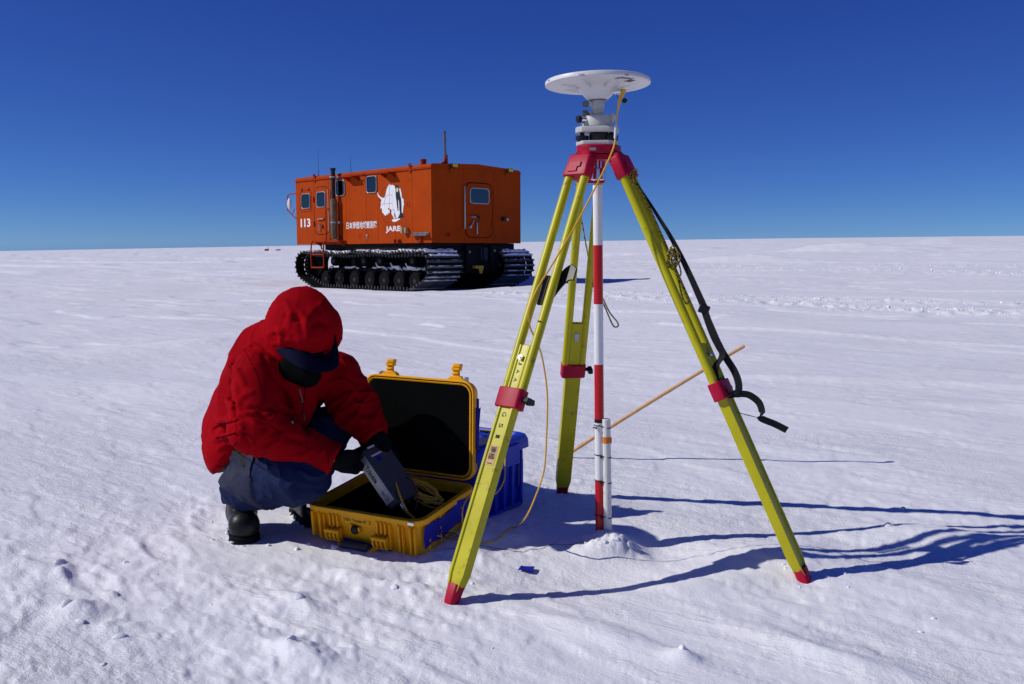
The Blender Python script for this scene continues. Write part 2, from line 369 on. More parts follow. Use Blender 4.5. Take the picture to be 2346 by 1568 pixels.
BUMPS = [ # x, y, sx, sy, rotation, height
    (0.33, 3.02, 0.085, 0.075, 0, 0.045), (0.30, 2.93, 0.07, 0.045, 0.3, 0.022), (0.36, 2.95, 0.035, 0.03, 0, 0.020),
    (0.22, 2.72, 0.30, 0.13, 0.05, -0.034), (0.50, 2.98, 0.12, 0.10, 0.0, -0.026), (0.83, 2.86, 0.20, 0.12, 0.2, 0.040), (0.55, 2.62, 0.22, 0.06, 0.2, 0.022),
    (0.62, 3.25, 0.20, 0.10, -0.2, 0.020), (1.45, 3.05, 0.25, 0.10, -0.2, 0.03), (1.15, 2.62, 0.3, 0.12, -0.3, 0.015),
    (0.28, 3.50, 0.20, 0.09, -0.4, 0.030), (-0.14, 2.98, 0.10, 0.10, 0, 0.025), (-0.10, 3.14, 0.12, 0.12, 0.4, 0.025), (-0.42, 3.30, 0.25, 0.12, -0.5, 0.03),
    (-1.22, 2.45, 0.07, 0.05, -0.6, 0.03), (-1.05, 2.35, 0.16, 0.05, -0.7, 0.012), (-0.55, 2.2, 0.10, 0.05, -0.7, 0.03), (-0.62, 2.52, 0.09, 0.04, -0.7, 0.02), (-1.5, 2.8, 0.14, 0.06, -0.5, 0.02),
    (0.42, 2.15, 0.040, 0.032, -0.3, 0.020), (0.75, 2.2, 0.25, 0.05, -0.75, 0.02), (0.2, 2.32, 0.24, 0.05, -0.7, 0.018),
    (-3.0, 9.2, 1.3, 0.6, 0.2, 0.10), (-2.0, 6.3, 1.3, 0.35, -0.35, 0.05), (2.6, 6.4, 1.6, 0.10, -0.28, 0.035), (3.6, 5.2, 1.4, 0.12, -0.3, 0.03),
    (24.5, 68, 4.5, 2.2, 0.0, 0.55), (26.8, 66, 4.0, 0.9, -0.1, 0.35), (29, 64, 3.0, 1.0, 0, 0.25), (10.5, 44, 2.2, 1.2, -0.2, 0.28), (12.0, 43.4, 1.8, 0.7, -0.2, 0.14),
    (34, 120, 6, 3, 0, 0.6), (62, 130, 9, 3, 0, 0.8), (-12, 70, 4, 2, 0, 0.35), (-9.5, 28.5, 1.5, 0.6, 0, 0.10), (-8.8, 27.2, 1.1, 0.4, 0, -0.05), (18, 95, 5, 2, 0, 0.5)]
def Hn(x, y):
    x = np.asarray(x, float); y = np.asarray(y, float); r = np.hypot(x, y)
    z = 0.0140 * x * sstep(r, 0.5, 6) - 0.004 * np.maximum(0, -x - 0.1*y) * sstep(r, 30, 200) - 0.0035*np.maximum(0, x-0.3*y)*sstep(r, 30, 200)
    z = z + 0.9 * fbm(x/90, y/70, 3, 2) * sstep(r, 40, 300) + 0.22 * fbm(x/14, y/9, 5, 3) * sstep(r, 9, 40) + 0.05 * fbm(x/2.4, y/2.0, 8, 2) * sstep(r, 3.6, 9)
    s = x*WD[0] + y*WD[1]; t = -x*WD[1] + y*WD[0]
    wob = 0.5*noise2(s*0.9, t*0.9, 61)
    near = 1 - sstep(r, 10, 30)
    rg = 1 - np.abs(2*noise2(s/0.55 + wob, t/0.16, 21)); rg = rg*rg
    patch = sstep(fbm(x*0.9, y*0.9, 40, 2), -0.12, 0.35)
    z = z + (0.001 + 0.0025*patch) * (rg - 0.5) * near
    tr1 = fbm(s/0.95, t/0.26, 101, 4, 0.62); tr2 = fbm(s/0.40 + 7, t/0.11, 111, 4, 0.6)
    z = z + (0.0040*(sstep(tr1, 0.04, 0.08) - 0.5) + 0.0018*(sstep(tr2, 0.06, 0.10) - 0.5)) * near
    z = z + 0.0022 * fbm(s/0.20, t/0.06, 33, 4, 0.65) * near + 0.0040*fbm(s/0.06, t/0.035, 37, 3, 0.6) * (0.3 + patch) * (1 - sstep(r, 4, 8))
    # trodden, crumbly snow in the left foreground
    fl = sstep(-x + 0.35*(y-2.2), -0.2, 0.5) * (1 - sstep(r, 3.2, 4.6))
    z = z + 0.010 * fbm(x/0.10, y/0.08, 71, 4, 0.7) * fl
    z = z + 0.040 * np.maximum(0, fbm(s/0.085, t/0.055, 75, 3, 0.65) - 0.22) * fl * (0.4 + patch)
    # wind crust terraces further off
    st = fbm(s/2.4, t/0.7, 90, 3)
    z = z + 0.07 * (sstep(st, 0.05, 0.16) - 0.5) * sstep(r, 5, 12) * 0.30 * (1 - 0.3*sstep(r, 40, 100))
    z = z + 0.12 * sstep(fbm(s/14, t/3.4, 95, 3), 0.1, 0.25) * sstep(r, 25, 60)
    for bx, by, sx, sy, ro, h in BUMPS:
        c, q = math.cos(ro), math.sin(ro); dx, dy = x-bx, y-by
        e = ((dx*c + dy*q)/sx)**2 + ((-dx*q + dy*c)/sy)**2
        z = z + h * np.exp(-e)
    for a, b, c_, d_, w, amp in RUTS:
        ds = np.minimum(np.minimum(seg_dist(x, y, a, b), seg_dist(x, y, b, c_)), seg_dist(x, y, c_, d_))
        ds = ds + 0.25*w*noise2(x*1.5, y*1.5, 50)
        k = np.exp(-(ds/w)**2) * amp
        z = z + k * (0.070*np.abs(fbm(x/0.24, y/0.24, 55, 3, 0.75)) + 0.012)
    kp = np.exp(-(((x-0.325)/0.10)**2 + ((y-2.975)/0.075)**2)); z = z + kp*(0.030*np.abs(fbm(x/0.05, y/0.04, 141, 3, 0.6)))
    for px_, py_, ra in ((-1.17, 2.98, -.9), (-1.12, 3.30, -1.2), (-0.62, 2.74, -.5), (-0.30, 2.70, -.2), (-1.30, 2.72, -.8), (0.02, 3.00, .3)):      # shallow scuffs where boots have been
        c, q = math.cos(ra), math.sin(ra); e = ((x-px_)*c + (y-py_)*q)/0.13; g = (-(x-px_)*q + (y-py_)*c)/0.048; rr2 = e*e + g*g
        z = z + (-0.010*np.exp(-rr2**2) + 0.007*np.exp(-((np.sqrt(rr2)-1.35)/0.3)**2)) * (0.7 + 0.8*fbm(x/0.03, y/0.03, 145, 2))
    # packed flat under the vehicle
    lx = (x-VO[0])*VQ + (y-VO[1])*VQ; ly = -(x-VO[0])*VQ + (y-VO[1])*VQ
    ox = np.maximum(np.maximum(-0.5-lx, lx-3.5), 0); oy = np.maximum(np.maximum(-0.4-ly, ly-5.8), 0)
    k = 1 - sstep(np.hypot(ox, oy), 0.0, 1.6)
    zp = -0.165 - 0.0105*ly - 0.006*lx + 0.02*noise2(x*1.3, y*1.3, 13)
    z = z*(1-k) + zp*k
    # level trodden patch under the case, the crate and the person
    k = np.exp(-(((x+0.72)/0.42)**4 + ((y-3.15)/0.36)**4)); z = z*(1-0.8*k) + 0.0*k
    return z
def H(x, y): return float(Hn(np.array([x]), np.array([y]))[0])

def snow_ground():
    az = np.concatenate([np.arange(-46, 46.01, 0.135), np.arange(49, 314, 3.0)]); az = np.radians(az)
    rr = [0.25, 0.6, 0.9, 1.2]
    while rr[-1] < 20: rr.append(rr[-1]*1.0064)
    while rr[-1] < 90: rr.append(rr[-1]*1.012)
    while rr[-1] < 7000: rr.append(rr[-1]*1.06)
    rr = np.array(rr); n, m = len(az), len(rr)
    R_, A_ = np.meshgrid(rr, az, indexing='ij')
    x = (R_*np.sin(A_)).ravel(); y = (R_*np.cos(A_)).ravel(); z = Hn(x, y)
    co = np.stack([x, y, z], 1); co = np.vstack([co, [[0, 0, H(0, 0)]]])
    i, j = np.meshgrid(np.arange(m-1), np.arange(n), indexing='ij'); j2 = (j+1) % n
    q = np.stack([i*n+j, i*n+j2, (i+1)*n+j2, (i+1)*n+j], -1).reshape(-1, 4)[:, ::-1]
    jj = np.arange(n); tr = np.stack([np.full(n, m*n), (jj+1) % n, jj], 1)
    nf = len(q) + len(tr)
    me = bpy.data.meshes.new('snow_ground'); me.vertices.add(len(co)); me.vertices.foreach_set('co', co.ravel().astype(np.float32))
    loops = np.concatenate([q.ravel(), tr.ravel()]); me.loops.add(len(loops)); me.loops.foreach_set('vertex_index', loops.astype(np.int32))
    me.polygons.add(nf); st = np.concatenate([np.arange(len(q))*4, len(q)*4 + np.arange(len(tr))*3])
    me.polygons.foreach_set('loop_start', st.astype(np.int32)); me.polygons.foreach_set('use_smooth', np.ones(nf, bool))
    me.update(calc_edges=True); me.validate()
    return tag(link_mesh('snow_ground', me, M['snow']), kind='structure')
snow_ground()

# crumbs and clods of snow: nobody could count them, so they are one object
def clods():
    rn = random.Random(3); mb = MB(); todo = []
    def lump(x, y, r, sink=0.35): todo.append((x, y, r, sink))
    for _ in range(16):                         # left foreground
        x = rn.uniform(-1.5, 0.15); y = rn.uniform(2.1, 3.3); lump(x, y, 0.0035 + 0.012*rn.random()**3, 0.2)
    for _ in range(6):
        x = rn.uniform(0.0, 1.6); y = rn.uniform(2.05, 3.6); lump(x, y, 0.003 + 0.009*rn.random()**3, 0.2)
    for x, y, r in ((0.29,2.955,.016),(0.345,2.94,.014),(0.37,2.99,.012),(0.25,2.97,.012),(0.42,2.155,.012),(-1.24,2.46,.018),(-0.56,2.21,.014),(-1.02,2.28,.018),(1.33,3.12,.022),(-1.45,2.83,.02),(-0.60,2.5,.016),(-0.35,2.62,.013),(0.45,3.38,.016),(0.40,3.42,.014),(-1.17,2.38,.015),
                    (0.31,2.93,.010),(0.39,2.95,.016),(-0.69,3.02,.012),(-0.60,2.98,.016),(-0.45,2.88,.014)):
        lump(x, y, r, 0.25)
    for k in range(40):                          # crumbs thrown up round the three feet and the boots
        cx, cy = rn.choice([(-0.173,2.519),(0.887,2.654),(0.202,3.622),(-0.90,3.02),(-0.90,3.02)])
        lump(cx + rn.gauss(0, .06), cy + rn.gauss(0, .05), 0.004 + 0.010*rn.random()**2, 0.3)
    for a, b, c_, d_, w, amp in RUTS[:2]:        # clods along the two nearest ruts
        for _ in range(1300):
            p, q = rn.choice([(a, b), (b, c_), (b, c_), (c_, d_)]); t = rn.random()
            lump(p[0]+(q[0]-p[0])*t + rn.gauss(0, w*.9), p[1]+(q[1]-p[1])*t + rn.gauss(0, w*.9), 0.005 + 0.020*rn.random()**3, 0.30)
    for a, b, c_, d_, w, amp in RUTS[2:]:
        for _ in range(420):
            p, q = rn.choice([(a, b), (b, c_), (b, c_), (c_, d_)]); t = rn.random()
            lump(p[0]+(q[0]-p[0])*t + rn.gauss(0, w*.6), p[1]+(q[1]-p[1])*t + rn.gauss(0, w*.6), 0.010 + 0.028*rn.random()**2.5, 0.30)
    zs = Hn(np.array([t[0] for t in todo]), np.array([t[1] for t in todo]))
    protos = []
    for k in range(14):                          # ragged clod shapes: a ball cut by random planes and roughened
        q = MB(); q.ball((0, 0, 0), 1.0, 9, 6); pl = [Vector((rn.gauss(0, 1), rn.gauss(0, 1), rn.gauss(0, 1))).normalized() for _ in range(7)]
        pts = []
        for p in q.v:
            p = Vector(p)
            for n_ in pl:
                e = p.dot(n_) - 0.62
                if e > 0: p = p - n_*e*0.85
            pts.append(p)
        jit = {}
        protos.append((pts, q.f))
    for (x, y, r, sink), z in zip(todo, zs):
        pts, fs = rn.choice(protos); R = Matrix.Rotation(rn.uniform(0, 6.28), 3, 'Z'); sc = (r*rn.uniform(.9, 1.3), r*rn.uniform(.8, 1.1), r*rn.uniform(.7, 1.0))
        T = Matrix.Rotation(rn.uniform(-.6, .6), 3, 'X'); c0 = Vector((x, y, z - r*sink))
        mb.add([c0 + R @ (T @ Vector((p.x*sc[0], p.y*sc[1], p.z*sc[2]))) for p in pts], fs)
    o = mb.build('snow_crumbs', M['snow'], smooth=40)
    tag(o, 'loose crumbs and clods of white snow scattered over the snow field', 'snow', kind='stuff')
clods()
# ------------------------------------------------------------------ orange snow vehicle (local axes: x across to its right, y forward, z up)
def snow_vehicle():
    R3 = Matrix.Rotation(math.radians(45), 3, 'Z') @ Matrix.Rotation(math.radians(-0.6), 3, 'X') @ Matrix.Rotation(math.radians(0.35), 3, 'Y')
    root = empty('snow_vehicle', (VO[0], VO[1], -0.160), 'boxy orange tracked snow vehicle numbered 113 with a white penguin emblem', 'snow vehicle', mat3=R3)
    WB, LB, Z0, Z1 = 3.0, 5.93, 1.17, 2.93
    SX, SY, SZ = V(0, 1, 0), V(0, 0, 1), V(-1, 0, 0)            # near side: polygon x = y, polygon y = z, outwards
    def L(mb, name, m, parent=root, **k): return mb.build(name, m, parent, local=True, **k)
    # shell with crowned roof
    prof = [(0, Z0), (WB, Z0), (WB, Z1)]
    for k in range(6):
        a = math.radians(90*k/5); prof.append((WB + .014 - .07 + .07*math.cos(a), Z1 + .035 + .07*math.sin(a)))
    prof += [(2.2, 3.075), (1.5, 3.105), (0.8, 3.075)]
    for k in range(6):
        a = math.radians(90 + 90*k/5); prof.append((-.014 + .07 + .07*math.cos(a), Z1 + .035 + .07*math.sin(a)))
    prof += [(0, Z1)]
    L(MB().prism(prof, (0, 0.004, 0), V(1, 0, 0), V(0, 0, 1), V(0, LB-.008, 0)), 'body_shell', M['orange'], smooth=35)
    # side panels, each its own sheet with an open seam
    cuts = [LB, 5.01, 4.28, 3.48, 2.60, 2.10, 1.405, 0.73, 0.0]
    for a, b in zip(cuts[:-1], cuts[1:]):
        L(MB().bb((-.006, b+.004, Z0-.004), (.002, a-.004, Z1-.012)), 'side_panel', M['orange'], bevel=.002)
    for a, b in ((0.0, 1.02), (2.03, 3.0)):
        L(MB().bb((a+.004, -.004, Z0-.004), (b-.004, .006, Z1+.02)), 'rear_panel', M['orange'], bevel=.002)
    L(MB().bb((1.028, -.004, 2.67), (2.022, .006, Z1+.05)), 'rear_panel', M['orange'], bevel=.002)
    L(MB().bb((1.028, -.004, Z0-.004), (2.022, .006, 1.285)), 'rear_panel', M['orange'], bevel=.002)
    gut = MB().tube([(-.022, 0.02, Z1-.004), (-.022, LB-.02, Z1-.004)], .014, 8); L(gut, 'roof_gutter', M['orange_dark'], smooth=60)
    # windows
    def side_window(y0, z0, y1, z1, par=root, curtain=None, base=-.010):
        fr = MB().ring(rrect(y0-.018, z0-.018, y1+.018, z1+.018, .085), rrect(y0, z0, y1, z1, .07), (base, 0, 0), SX, SY, V(-.022, 0, 0))
        w = L(fr, 'window', M['alu'], par, bevel=.004)
        L(MB().ring(rrect(y0-.001, z0-.001, y1+.001, z1+.001, .07), rrect(y0+.018, z0+.018, y1-.018, z1-.018, .055), (base, 0, 0), SX, SY, V(-.013, 0, 0)), 'gasket', M['rubber'], w)
        L(MB().prism(rrect(y0, z0, y1, z1, .07), (base+.002, 0, 0), SX, SY, V(-.003, 0, 0)), 'inner_face', M['dark_inside'], w)
        if curtain:
            for q in curtain:
                L(MB().prism(q, (base-.003, 0, 0), SX, SY, V(-.003, 0, 0)), 'curtain', M['curtain'], w)
        L(MB().prism(rrect(y0+.016, z0+.016, y1-.016, z1-.016, .055), (base-.009, 0, 0), SX, SY, V(-.003, 0, 0)), 'pane', M['glass'], w)
        return w
    hatch = L(MB().ring(rrect(5.11, 2.08, 5.71, 2.67, .13), rrect(5.122, 2.092, 5.698, 2.658, .118), (-.006, 0, 0), SX, SY, V(-.007, 0, 0)), 'hatch', M['orange_dark'])
    for y in (5.25, 5.60):
        L(MB().bb((-.035, y-.03, 2.655), (-.006, y+.03, 2.72)), 'hinge', M['orange_dark'], hatch, bevel=.008)
    side_window(5.20, 2.18, 5.61, 2.56, hatch, [[(5.42, 2.2), (5.60, 2.2), (5.60, 2.54), (5.46, 2.54)][::-1]] and None)
    door = L(MB().prism(rrect(4.305, 1.45, 4.965, 2.71, .16), (-.006, 0, 0), SX, SY, V(-.010, 0, 0)), 'side_door', M['orange'], bevel=.006)
    L(MB().ring(rrect(4.285, 1.43, 4.985, 2.73, .18), rrect(4.300, 1.445, 4.970, 2.715, .165), (-.004, 0, 0), SX, SY, V(-.004, 0, 0)), 'door_seal', M['rubber'], door)
    side_window(4.435, 2.185, 4.83, 2.575, door, [[(4.60, 2.30), (4.63, 2.20), (4.66, 2.30), (4.64, 2.40), (4.61, 2.42)]], -.018)
    for z in (2.40, 1.735):
        L(MB().bb((-.05, 4.965, z-.07), (-.008, 5.035, z+.07)), 'hinge', M['orange_dark'], door, bevel=.01)
    h = MB().tube([(-.02, 4.50, 1.865), (-.06, 4.50, 1.865), (-.06, 4.78, 1.850), (-.02, 4.78, 1.85)], .016, 8); L(h, 'handle', M['alu'], door, smooth=60)
    L(MB().tube([(-.02, 4.70, 1.71), (-.055, 4.70, 1.71), (-.055, 4.70, 1.535), (-.02, 4.70, 1.535)], .014, 8), 'handle', M['alu'], door, smooth=60)
    L(MB().tube([(-.03, 4.60, 1.70), (-.05, 4.55, 1.60)], .018, 8), 'latch', M['knob_black'], door, smooth=60)
    side_window(3.535, 2.45, 3.91, 2.835)
    side_window(2.14, 2.465, 2.54, 2.86, root, [[(2.16, 2.49), (2.28, 2.49), (2.36, 2.84), (2.16, 2.84)], [(2.40, 2.49), (2.52, 2.49), (2.52, 2.84), (2.37, 2.84)]])
    # lettering
    tx = lambda n, s, y, z, w, h, b=0.02: text_part(n, s, (-.0075, y, z), V(0, -1, 0), V(0, 0, 1), w, h, M['white_paint'], root, .002, b, True)
    tx('number', '1', 5.70, 1.655, .065, .235, .02); tx('number', '1', 5.52, 1.655, .065, .235, .02); tx('number', '3', 5.375, 1.655, .165, .235, .03)
    tx('lettering', 'JARE', 1.79, 1.425, .60, .172, .03)
    tx('lettering', '\u65e5\u672c\u5357\u6975\u5730\u57df\u89b3\u6e2c\u968a', 3.49, 1.555, 1.34, .19, .014)
    # penguin and Antarctica emblem
    E = lambda x, y: (2.3075 - .0018702*x + .0000268*y, 3.1699 - .0000559*x - .0011369*y)
    ant = [(113,620),(125,625),(135,665),(165,705),(205,740),(240,750),(275,740),(292,690),(305,630),(320,560),(340,510),(362,480),(372,450),(390,470),(420,480),(440,470),(475,490),(510,505),(580,540),(585,558),(618,560),(622,600),(635,650),(640,700),(650,765),(672,775),(685,800),(680,840),(690,890),(675,960),(665,1080),(640,1090),(600,1020),(560,1000),(500,980),(455,1005),(430,1035),(405,1000),(365,975),(350,960),(352,1005),(385,1010),(382,1085),(345,1085),(342,1125),(315,1108),(305,1130),(290,1140),(265,1125),(250,1092),(225,1080),(215,1010),(205,965),(190,985),(178,985),(190,900),(188,850),(205,800),(185,765),(150,740),(125,705)]
    belly = [(510,560),(470,600),(440,690),(440,870),(462,980),(495,1060),(500,1120),(520,1180),(560,1190),(590,1130),(605,1080),(612,990),(560,960),(520,720)]
    black = [(500,500),(520,482),(545,482),(570,510),(582,560),(597,610),(610,700),(630,780),(638,900),(640,1060),(660,1110),(690,1165),(640,1185),(600,1190),(570,1185),(600,1130),(605,1070),(595,1000),(592,900),(580,800),(570,790),(566,850),(578,1050),(555,1020),(540,900),(530,800),(518,740),(514,640),(524,590),(512,560),(502,540)]
    neck = [(533,545),(548,535),(565,555),(575,600),(560,625),(540,640),(530,590)]
    chick = [(435,1030),(460,1012),(485,1020),(490,1070),(505,1120),(520,1180),(505,1205),(478,1200),(455,1150),(435,1110),(422,1070)]
    chickb = [(482,1090),(490,1085),(510,1150),(500,1190),(490,1150)]
    foot = [(430,1250),(440,1225),(480,1205),(540,1200),(610,1195),(605,1215),(560,1245),(510,1272),(460,1270)]
    def grow(poly, d):
        out = []; n = len(poly); ar = sum(poly[i][0]*poly[(i+1) % n][1] - poly[(i+1) % n][0]*poly[i][1] for i in range(n)); sg = 1 if ar > 0 else -1
        for i in range(n):
            a, b, c = Vector(poly[i-1]), Vector(poly[i]), Vector(poly[(i+1) % n]); t = (c-a)
            t = t.normalized() if t.length > 0 else V(1, 0); out.append((b.x + t.y*d*sg, b.y - t.x*d*sg))
        return out
    emb = L(MB().prism([E(*p) for p in ant][::-1], (-.0085, 0, 0), SX, SY, V(-.001, 0, 0)), 'emblem', M['white_paint'])
    def el(poly, x, m, n): L(MB().prism([E(*p) for p in poly], (x, 0, 0), SX, SY, V(-.0008, 0, 0)), n, m, emb)
    el(grow(ant, 6), -.0072, M['emblem_black'], 'outline'); el(grow(foot, 5), -.0073, M['emblem_black'], 'outline')
    el(foot, -.0088, M['white_paint'], 'shape'); el(grow(belly, 4), -.0098, M['emblem_black'], 'outline'); el(belly, -.0112, M['white_paint'], 'shape')
    el(black, -.0125, M['emblem_black'], 'shape'); el(neck, -.0138, M['emblem_yellow'], 'shape')
    el(grow(chick, 5), -.0138, M['emblem_black'], 'outline'); el(chick, -.0150, M['white_paint'], 'shape'); el(chickb, -.0162, M['emblem_black'], 'shape')
    ln = MB()
    for r, a0, a1, cy in ((225, -200, 40, 890), (115, -190, -60, 890)):
        P_ = [E(380 + r*math.cos(math.radians(a)), cy + r*1.8*math.sin(math.radians(a))) for a in range(a0 if r < 200 else 90, (a1 if r < 200 else 265), 6)]
        ln.tube([(-.0102 if r < 200 else -.0072, y, z) for y, z in P_], .003, 4)
    ln.tube([(-.0102,)+E(380, 470), (-.0102,)+E(380, 960)], .003, 4); ln.tube([(-.0102,)+E(190, 885), (-.0102,)+E(440, 872)], .003, 4)
    L(ln, 'grid_line', M['emblem_black'], emb)
    # exhaust stack
    ex = L(MB().lathe([(.06, 1.30), (.088, 1.36), (.09, 2.30), (.085, 2.34), (.06, 2.36)], (-.135, 3.875, 0), n=20), 'exhaust_muffler', M['rust'], smooth=40)
    L(MB().lathe([(.058, 2.34), (.058, 3.12)], (-.135, 3.875, 0), n=16).lathe([(.062, 3.10), (.075, 3.13), (.075, 3.165), (.05, 3.165), (.05, 3.12)], (-.135, 3.875, 0), n=16), 'exhaust_pipe', M['soot'], ex, smooth=40)
    L(MB().tube([(-.135, 3.875, 1.36), (-.135, 3.86, 1.29), (-.11, 3.78, 1.275), (.02, 3.72, 1.275)], .05, 10, sub=4), 'elbow_pipe', M['rust'], ex, smooth=60)
    for z in (2.93, 1.74):
        L(MB().ring([(math.cos(t/8*math.pi)*.098 - .135, math.sin(t/8*math.pi)*.098 + 3.875) for t in range(16)], [(math.cos(t/8*math.pi)*.06 - .135, math.sin(t/8*math.pi)*.06 + 3.875) for t in range(16)], (0, 0, z-.02), V(1, 0, 0), V(0, 1, 0), V(0, 0, .04)).bb((-.1, 3.70, z-.03), (-.006, 3.86, z+.03)), 'clamp', M['alu'], ex)
    gd = MB()
    for z in (1.5, 1.75, 2.0, 2.2): gd.tube([(-.135, 3.78, z), (-.05, 3.70, z-.04), (-.008, 3.69, z-.04)], .008, 6)
    gd.tube([(-.05, 3.70, 1.40), (-.05, 3.70, 2.30)], .012, 6); L(gd, 'heat_guard', M['orange_dark'], ex, smooth=60)
    # rails, step, mirror
    L(MB().tube([(-.006, 4.245, 2.64), (-.05, 4.245, 2.64), (-.05, 4.245, 1.50), (-.006, 4.245, 1.50)], .015, 8), 'grab_rail', M['alu'], smooth=60)
    L(MB().tube([(-.02, 4.10, 2.115), (-.10, 4.13, 2.125), (-.10, 4.25, 2.12), (-.10, 4.30, 2.05), (-.10, 4.31, 1.25)], .017, 8, sub=3), 'grab_rail', M['orange_dark'], smooth=60)
    st = MB(); X = -.30
    fr = [(.02, 4.74, 1.235), (-.22, 4.74, 1.245), (X, 4.74, 1.14), (X, 4.75, .60), (X, 4.70, .545), (X, 4.21, .552), (X, 4.15, .61), (X, 4.14, 1.14), (-.22, 4.14, 1.245), (.02, 4.14, 1.235)]
    st.tube(spline(fr, 4), .021, 8); st.tube([(X, 4.74, .89), (X, 4.14, .893)], .019, 8)
    stp = L(st, 'boarding_step', M['orange_dark'], smooth=60)
    L(MB().bb((-.24, 3.52, 1.225), (.0, 4.72, 1.262)).prism([(0, 0), (-.2, 0), (0, -.12)], (-.005, 4.70, 1.226), V(1, 0, 0), V(0, 0, 1), V(0, .03, 0)).prism([(0, 0), (-.2, 0), (0, -.12)], (-.005, 3.6, 1.226), V(1, 0, 0), V(0, 0, 1), V(0, .03, 0)), 'step_plate', M['orange_dark'], stp, bevel=.006)
    mi = L(MB().tube([(.0, 5.92, 2.60), (-.02, 6.12, 2.60), (-.03, 6.27, 2.58), (-.04, 6.30, 2.50), (-.04, 6.31, 2.17), (-.03, 6.25, 2.10), (.0, 5.94, 1.90)], .016, 8, sub=4), 'mirror', M['orange_dark'], smooth=60)
    L(MB().ball((-.05, 6.20, 2.32), (.05, .085, .165), 14, 10), 'mirror_head', M['label_white'], mi, smooth=60)
    L(MB().tube([(-.02, 6.10, 2.05), (-.02, 6.04, 2.08), (-.02, 6.0, 2.18)], .012, 6), 'lamp_stalk', M['orange_dark'], mi)
    # brackets under the eave
    for y0, y1 in ((2.88, 3.33), (1.37, 1.76)):
        L(MB().bb((-.24, y0, 2.885), (-.004, y1, 2.905)).prism([(0, 0), (-.23, 0), (0, -.11)], (-.005, y0, 2.886), V(1, 0, 0), V(0, 0, 1), V(0, .02, 0)).prism([(0, 0), (-.23, 0), (0, -.11)], (-.005, y1-.02, 2.886), V(1, 0, 0), V(0, 0, 1), V(0, .02, 0)), 'lamp_bracket', M['orange_dark'], bevel=.003)
    for y in (4.94, .78):
        hk = L(MB().bb((-.03, y-.035, 2.86), (-.004, y+.035, 3.00)).ring([(math.cos(t/6*math.pi)*.05, math.sin(t/6*math.pi)*.05) for t in range(12)], [(math.cos(t/6*math.pi)*.028, math.sin(t/6*math.pi)*.028) for t in range(12)], (-.01, y, 3.045), V(0, 1, 0), V(0, 0, 1), V(-.03, 0, 0)), 'lifting_eye', M['orange_dark'], bevel=.004)
    # small fittings low on the side
    L(MB().bb((-.11, .87, 1.41), (-.004, .94, 1.54)).bb((-.14, .97, 1.40), (-.004, 1.04, 1.55)).bb((-.08, .93, 1.45), (-.004, .98, 1.50)), 'cable_cleat', M['tan'], bevel=.015)
    L(MB().bb((-.12, .09, 1.335), (-.004, .68, 1.365)).bb((-.03, .09, 1.365), (-.008, .68, 1.42)), 'side_shelf', M['steel'], bevel=.004)
    L(MB().bb((-.05, .36, 1.18), (-.006, .42, 1.30)).bb((-.07, .34, 1.20), (-.01, .50, 1.23)), 'shelf_brace', M['orange_dark'], bevel=.004)
    L(MB().bb((-.07, 1.38, 1.172), (-.006, 1.42, 1.26)).bb((-.09, 1.20, 1.172), (-.006, 1.27, 1.26)).bb((-.06, 1.28, 1.172), (-.006, 1.31, 1.21)), 'tie_down', M['orange_dark'], bevel=.004)
    for y, z in ((.865, 2.10), (2.90, 1.36)):
        L(MB().ring(rrect(y-.06, z-.06, y+.06, z+.06, .055), rrect(y-.045, z-.045, y+.045, z+.045, .042), (-.004, 0, 0), SX, SY, V(-.007, 0, 0)), 'cover_ring', M['orange_dark'])
    L(MB().bb((-.03, 2.54, 1.36), (-.006, 2.60, 1.40)).cyl((-.015, 2.57, 1.28), (-.015, 2.57, 1.37), .012), 'latch', M['alu'], bevel=.003)
    L(MB().tube([(-.01, 2.70, 2.92), (-.06, 2.62, 2.94), (-.03, 2.56, 2.84), (-.06, 2.66, 2.76), (-.01, 2.76, 2.80)], .008, 6, sub=4), 'cable_loop', M['black_metal'], smooth=60)
    # rear door
    RX, RZ = V(1, 0, 0), V(0, 0, 1)
    rd = L(MB().prism(rrect(1.08, 1.32, 1.97, 2.63, .17), (0, 0, 0), RX, RZ, V(0, -.014, 0)), 'rear_door', M['orange'], bevel=.006)
    L(MB().ring(rrect(1.060, 1.30, 1.990, 2.65, .19), rrect(1.077, 1.317, 1.973, 2.633, .173), (0, .006, 0), RX, RZ, V(0, -.014, 0)), 'door_seal', M['rubber'], rd)
    w = L(MB().ring(rrect(1.20, 2.13, 1.86, 2.525, .10), rrect(1.225, 2.155, 1.835, 2.50, .08), (0, -.014, 0), RX, RZ, V(0, -.018, 0)), 'window', M['alu'], rd, bevel=.004)
    L(MB().prism(rrect(1.225, 2.155, 1.835, 2.50, .08), (0, -.0145, 0), RX, RZ, V(0, -.003, 0)), 'inner_face', M['dark_inside'], w)
    L(MB().bb((1.44, -.019, 2.17), (1.70, -.021, 2.49)), 'curtain', M['dark_inside'], w)
    L(MB().prism(rrect(1.228, 2.158, 1.832, 2.497, .078), (0, -.024, 0), RX, RZ, V(0, -.003, 0)), 'pane', M['glass'], w)
    for z in (2.34, 1.63): L(MB().bb((1.93, -.04, z-.08), (1.99, -.012, z+.08)), 'hinge', M['orange_dark'], rd, bevel=.008)
    L(MB().tube([(1.20, -.015, 1.81), (1.20, -.07, 1.81), (1.36, -.07, 1.805)], .02, 8), 'handle', M['alu'], rd, smooth=60)
    L(MB().cyl((1.36, -.07, 1.805), (1.48, -.07, 1.80), .026), 'handle_grip', M['knob_black'], rd, smooth=40)
    L(MB().cyl((1.19, -.014, 1.56), (1.19, -.07, 1.56), .035).cyl((1.19, -.06, 1.57), (1.30, -.06, 1.72), .015), 'lever', M['alu'], rd, smooth=40)
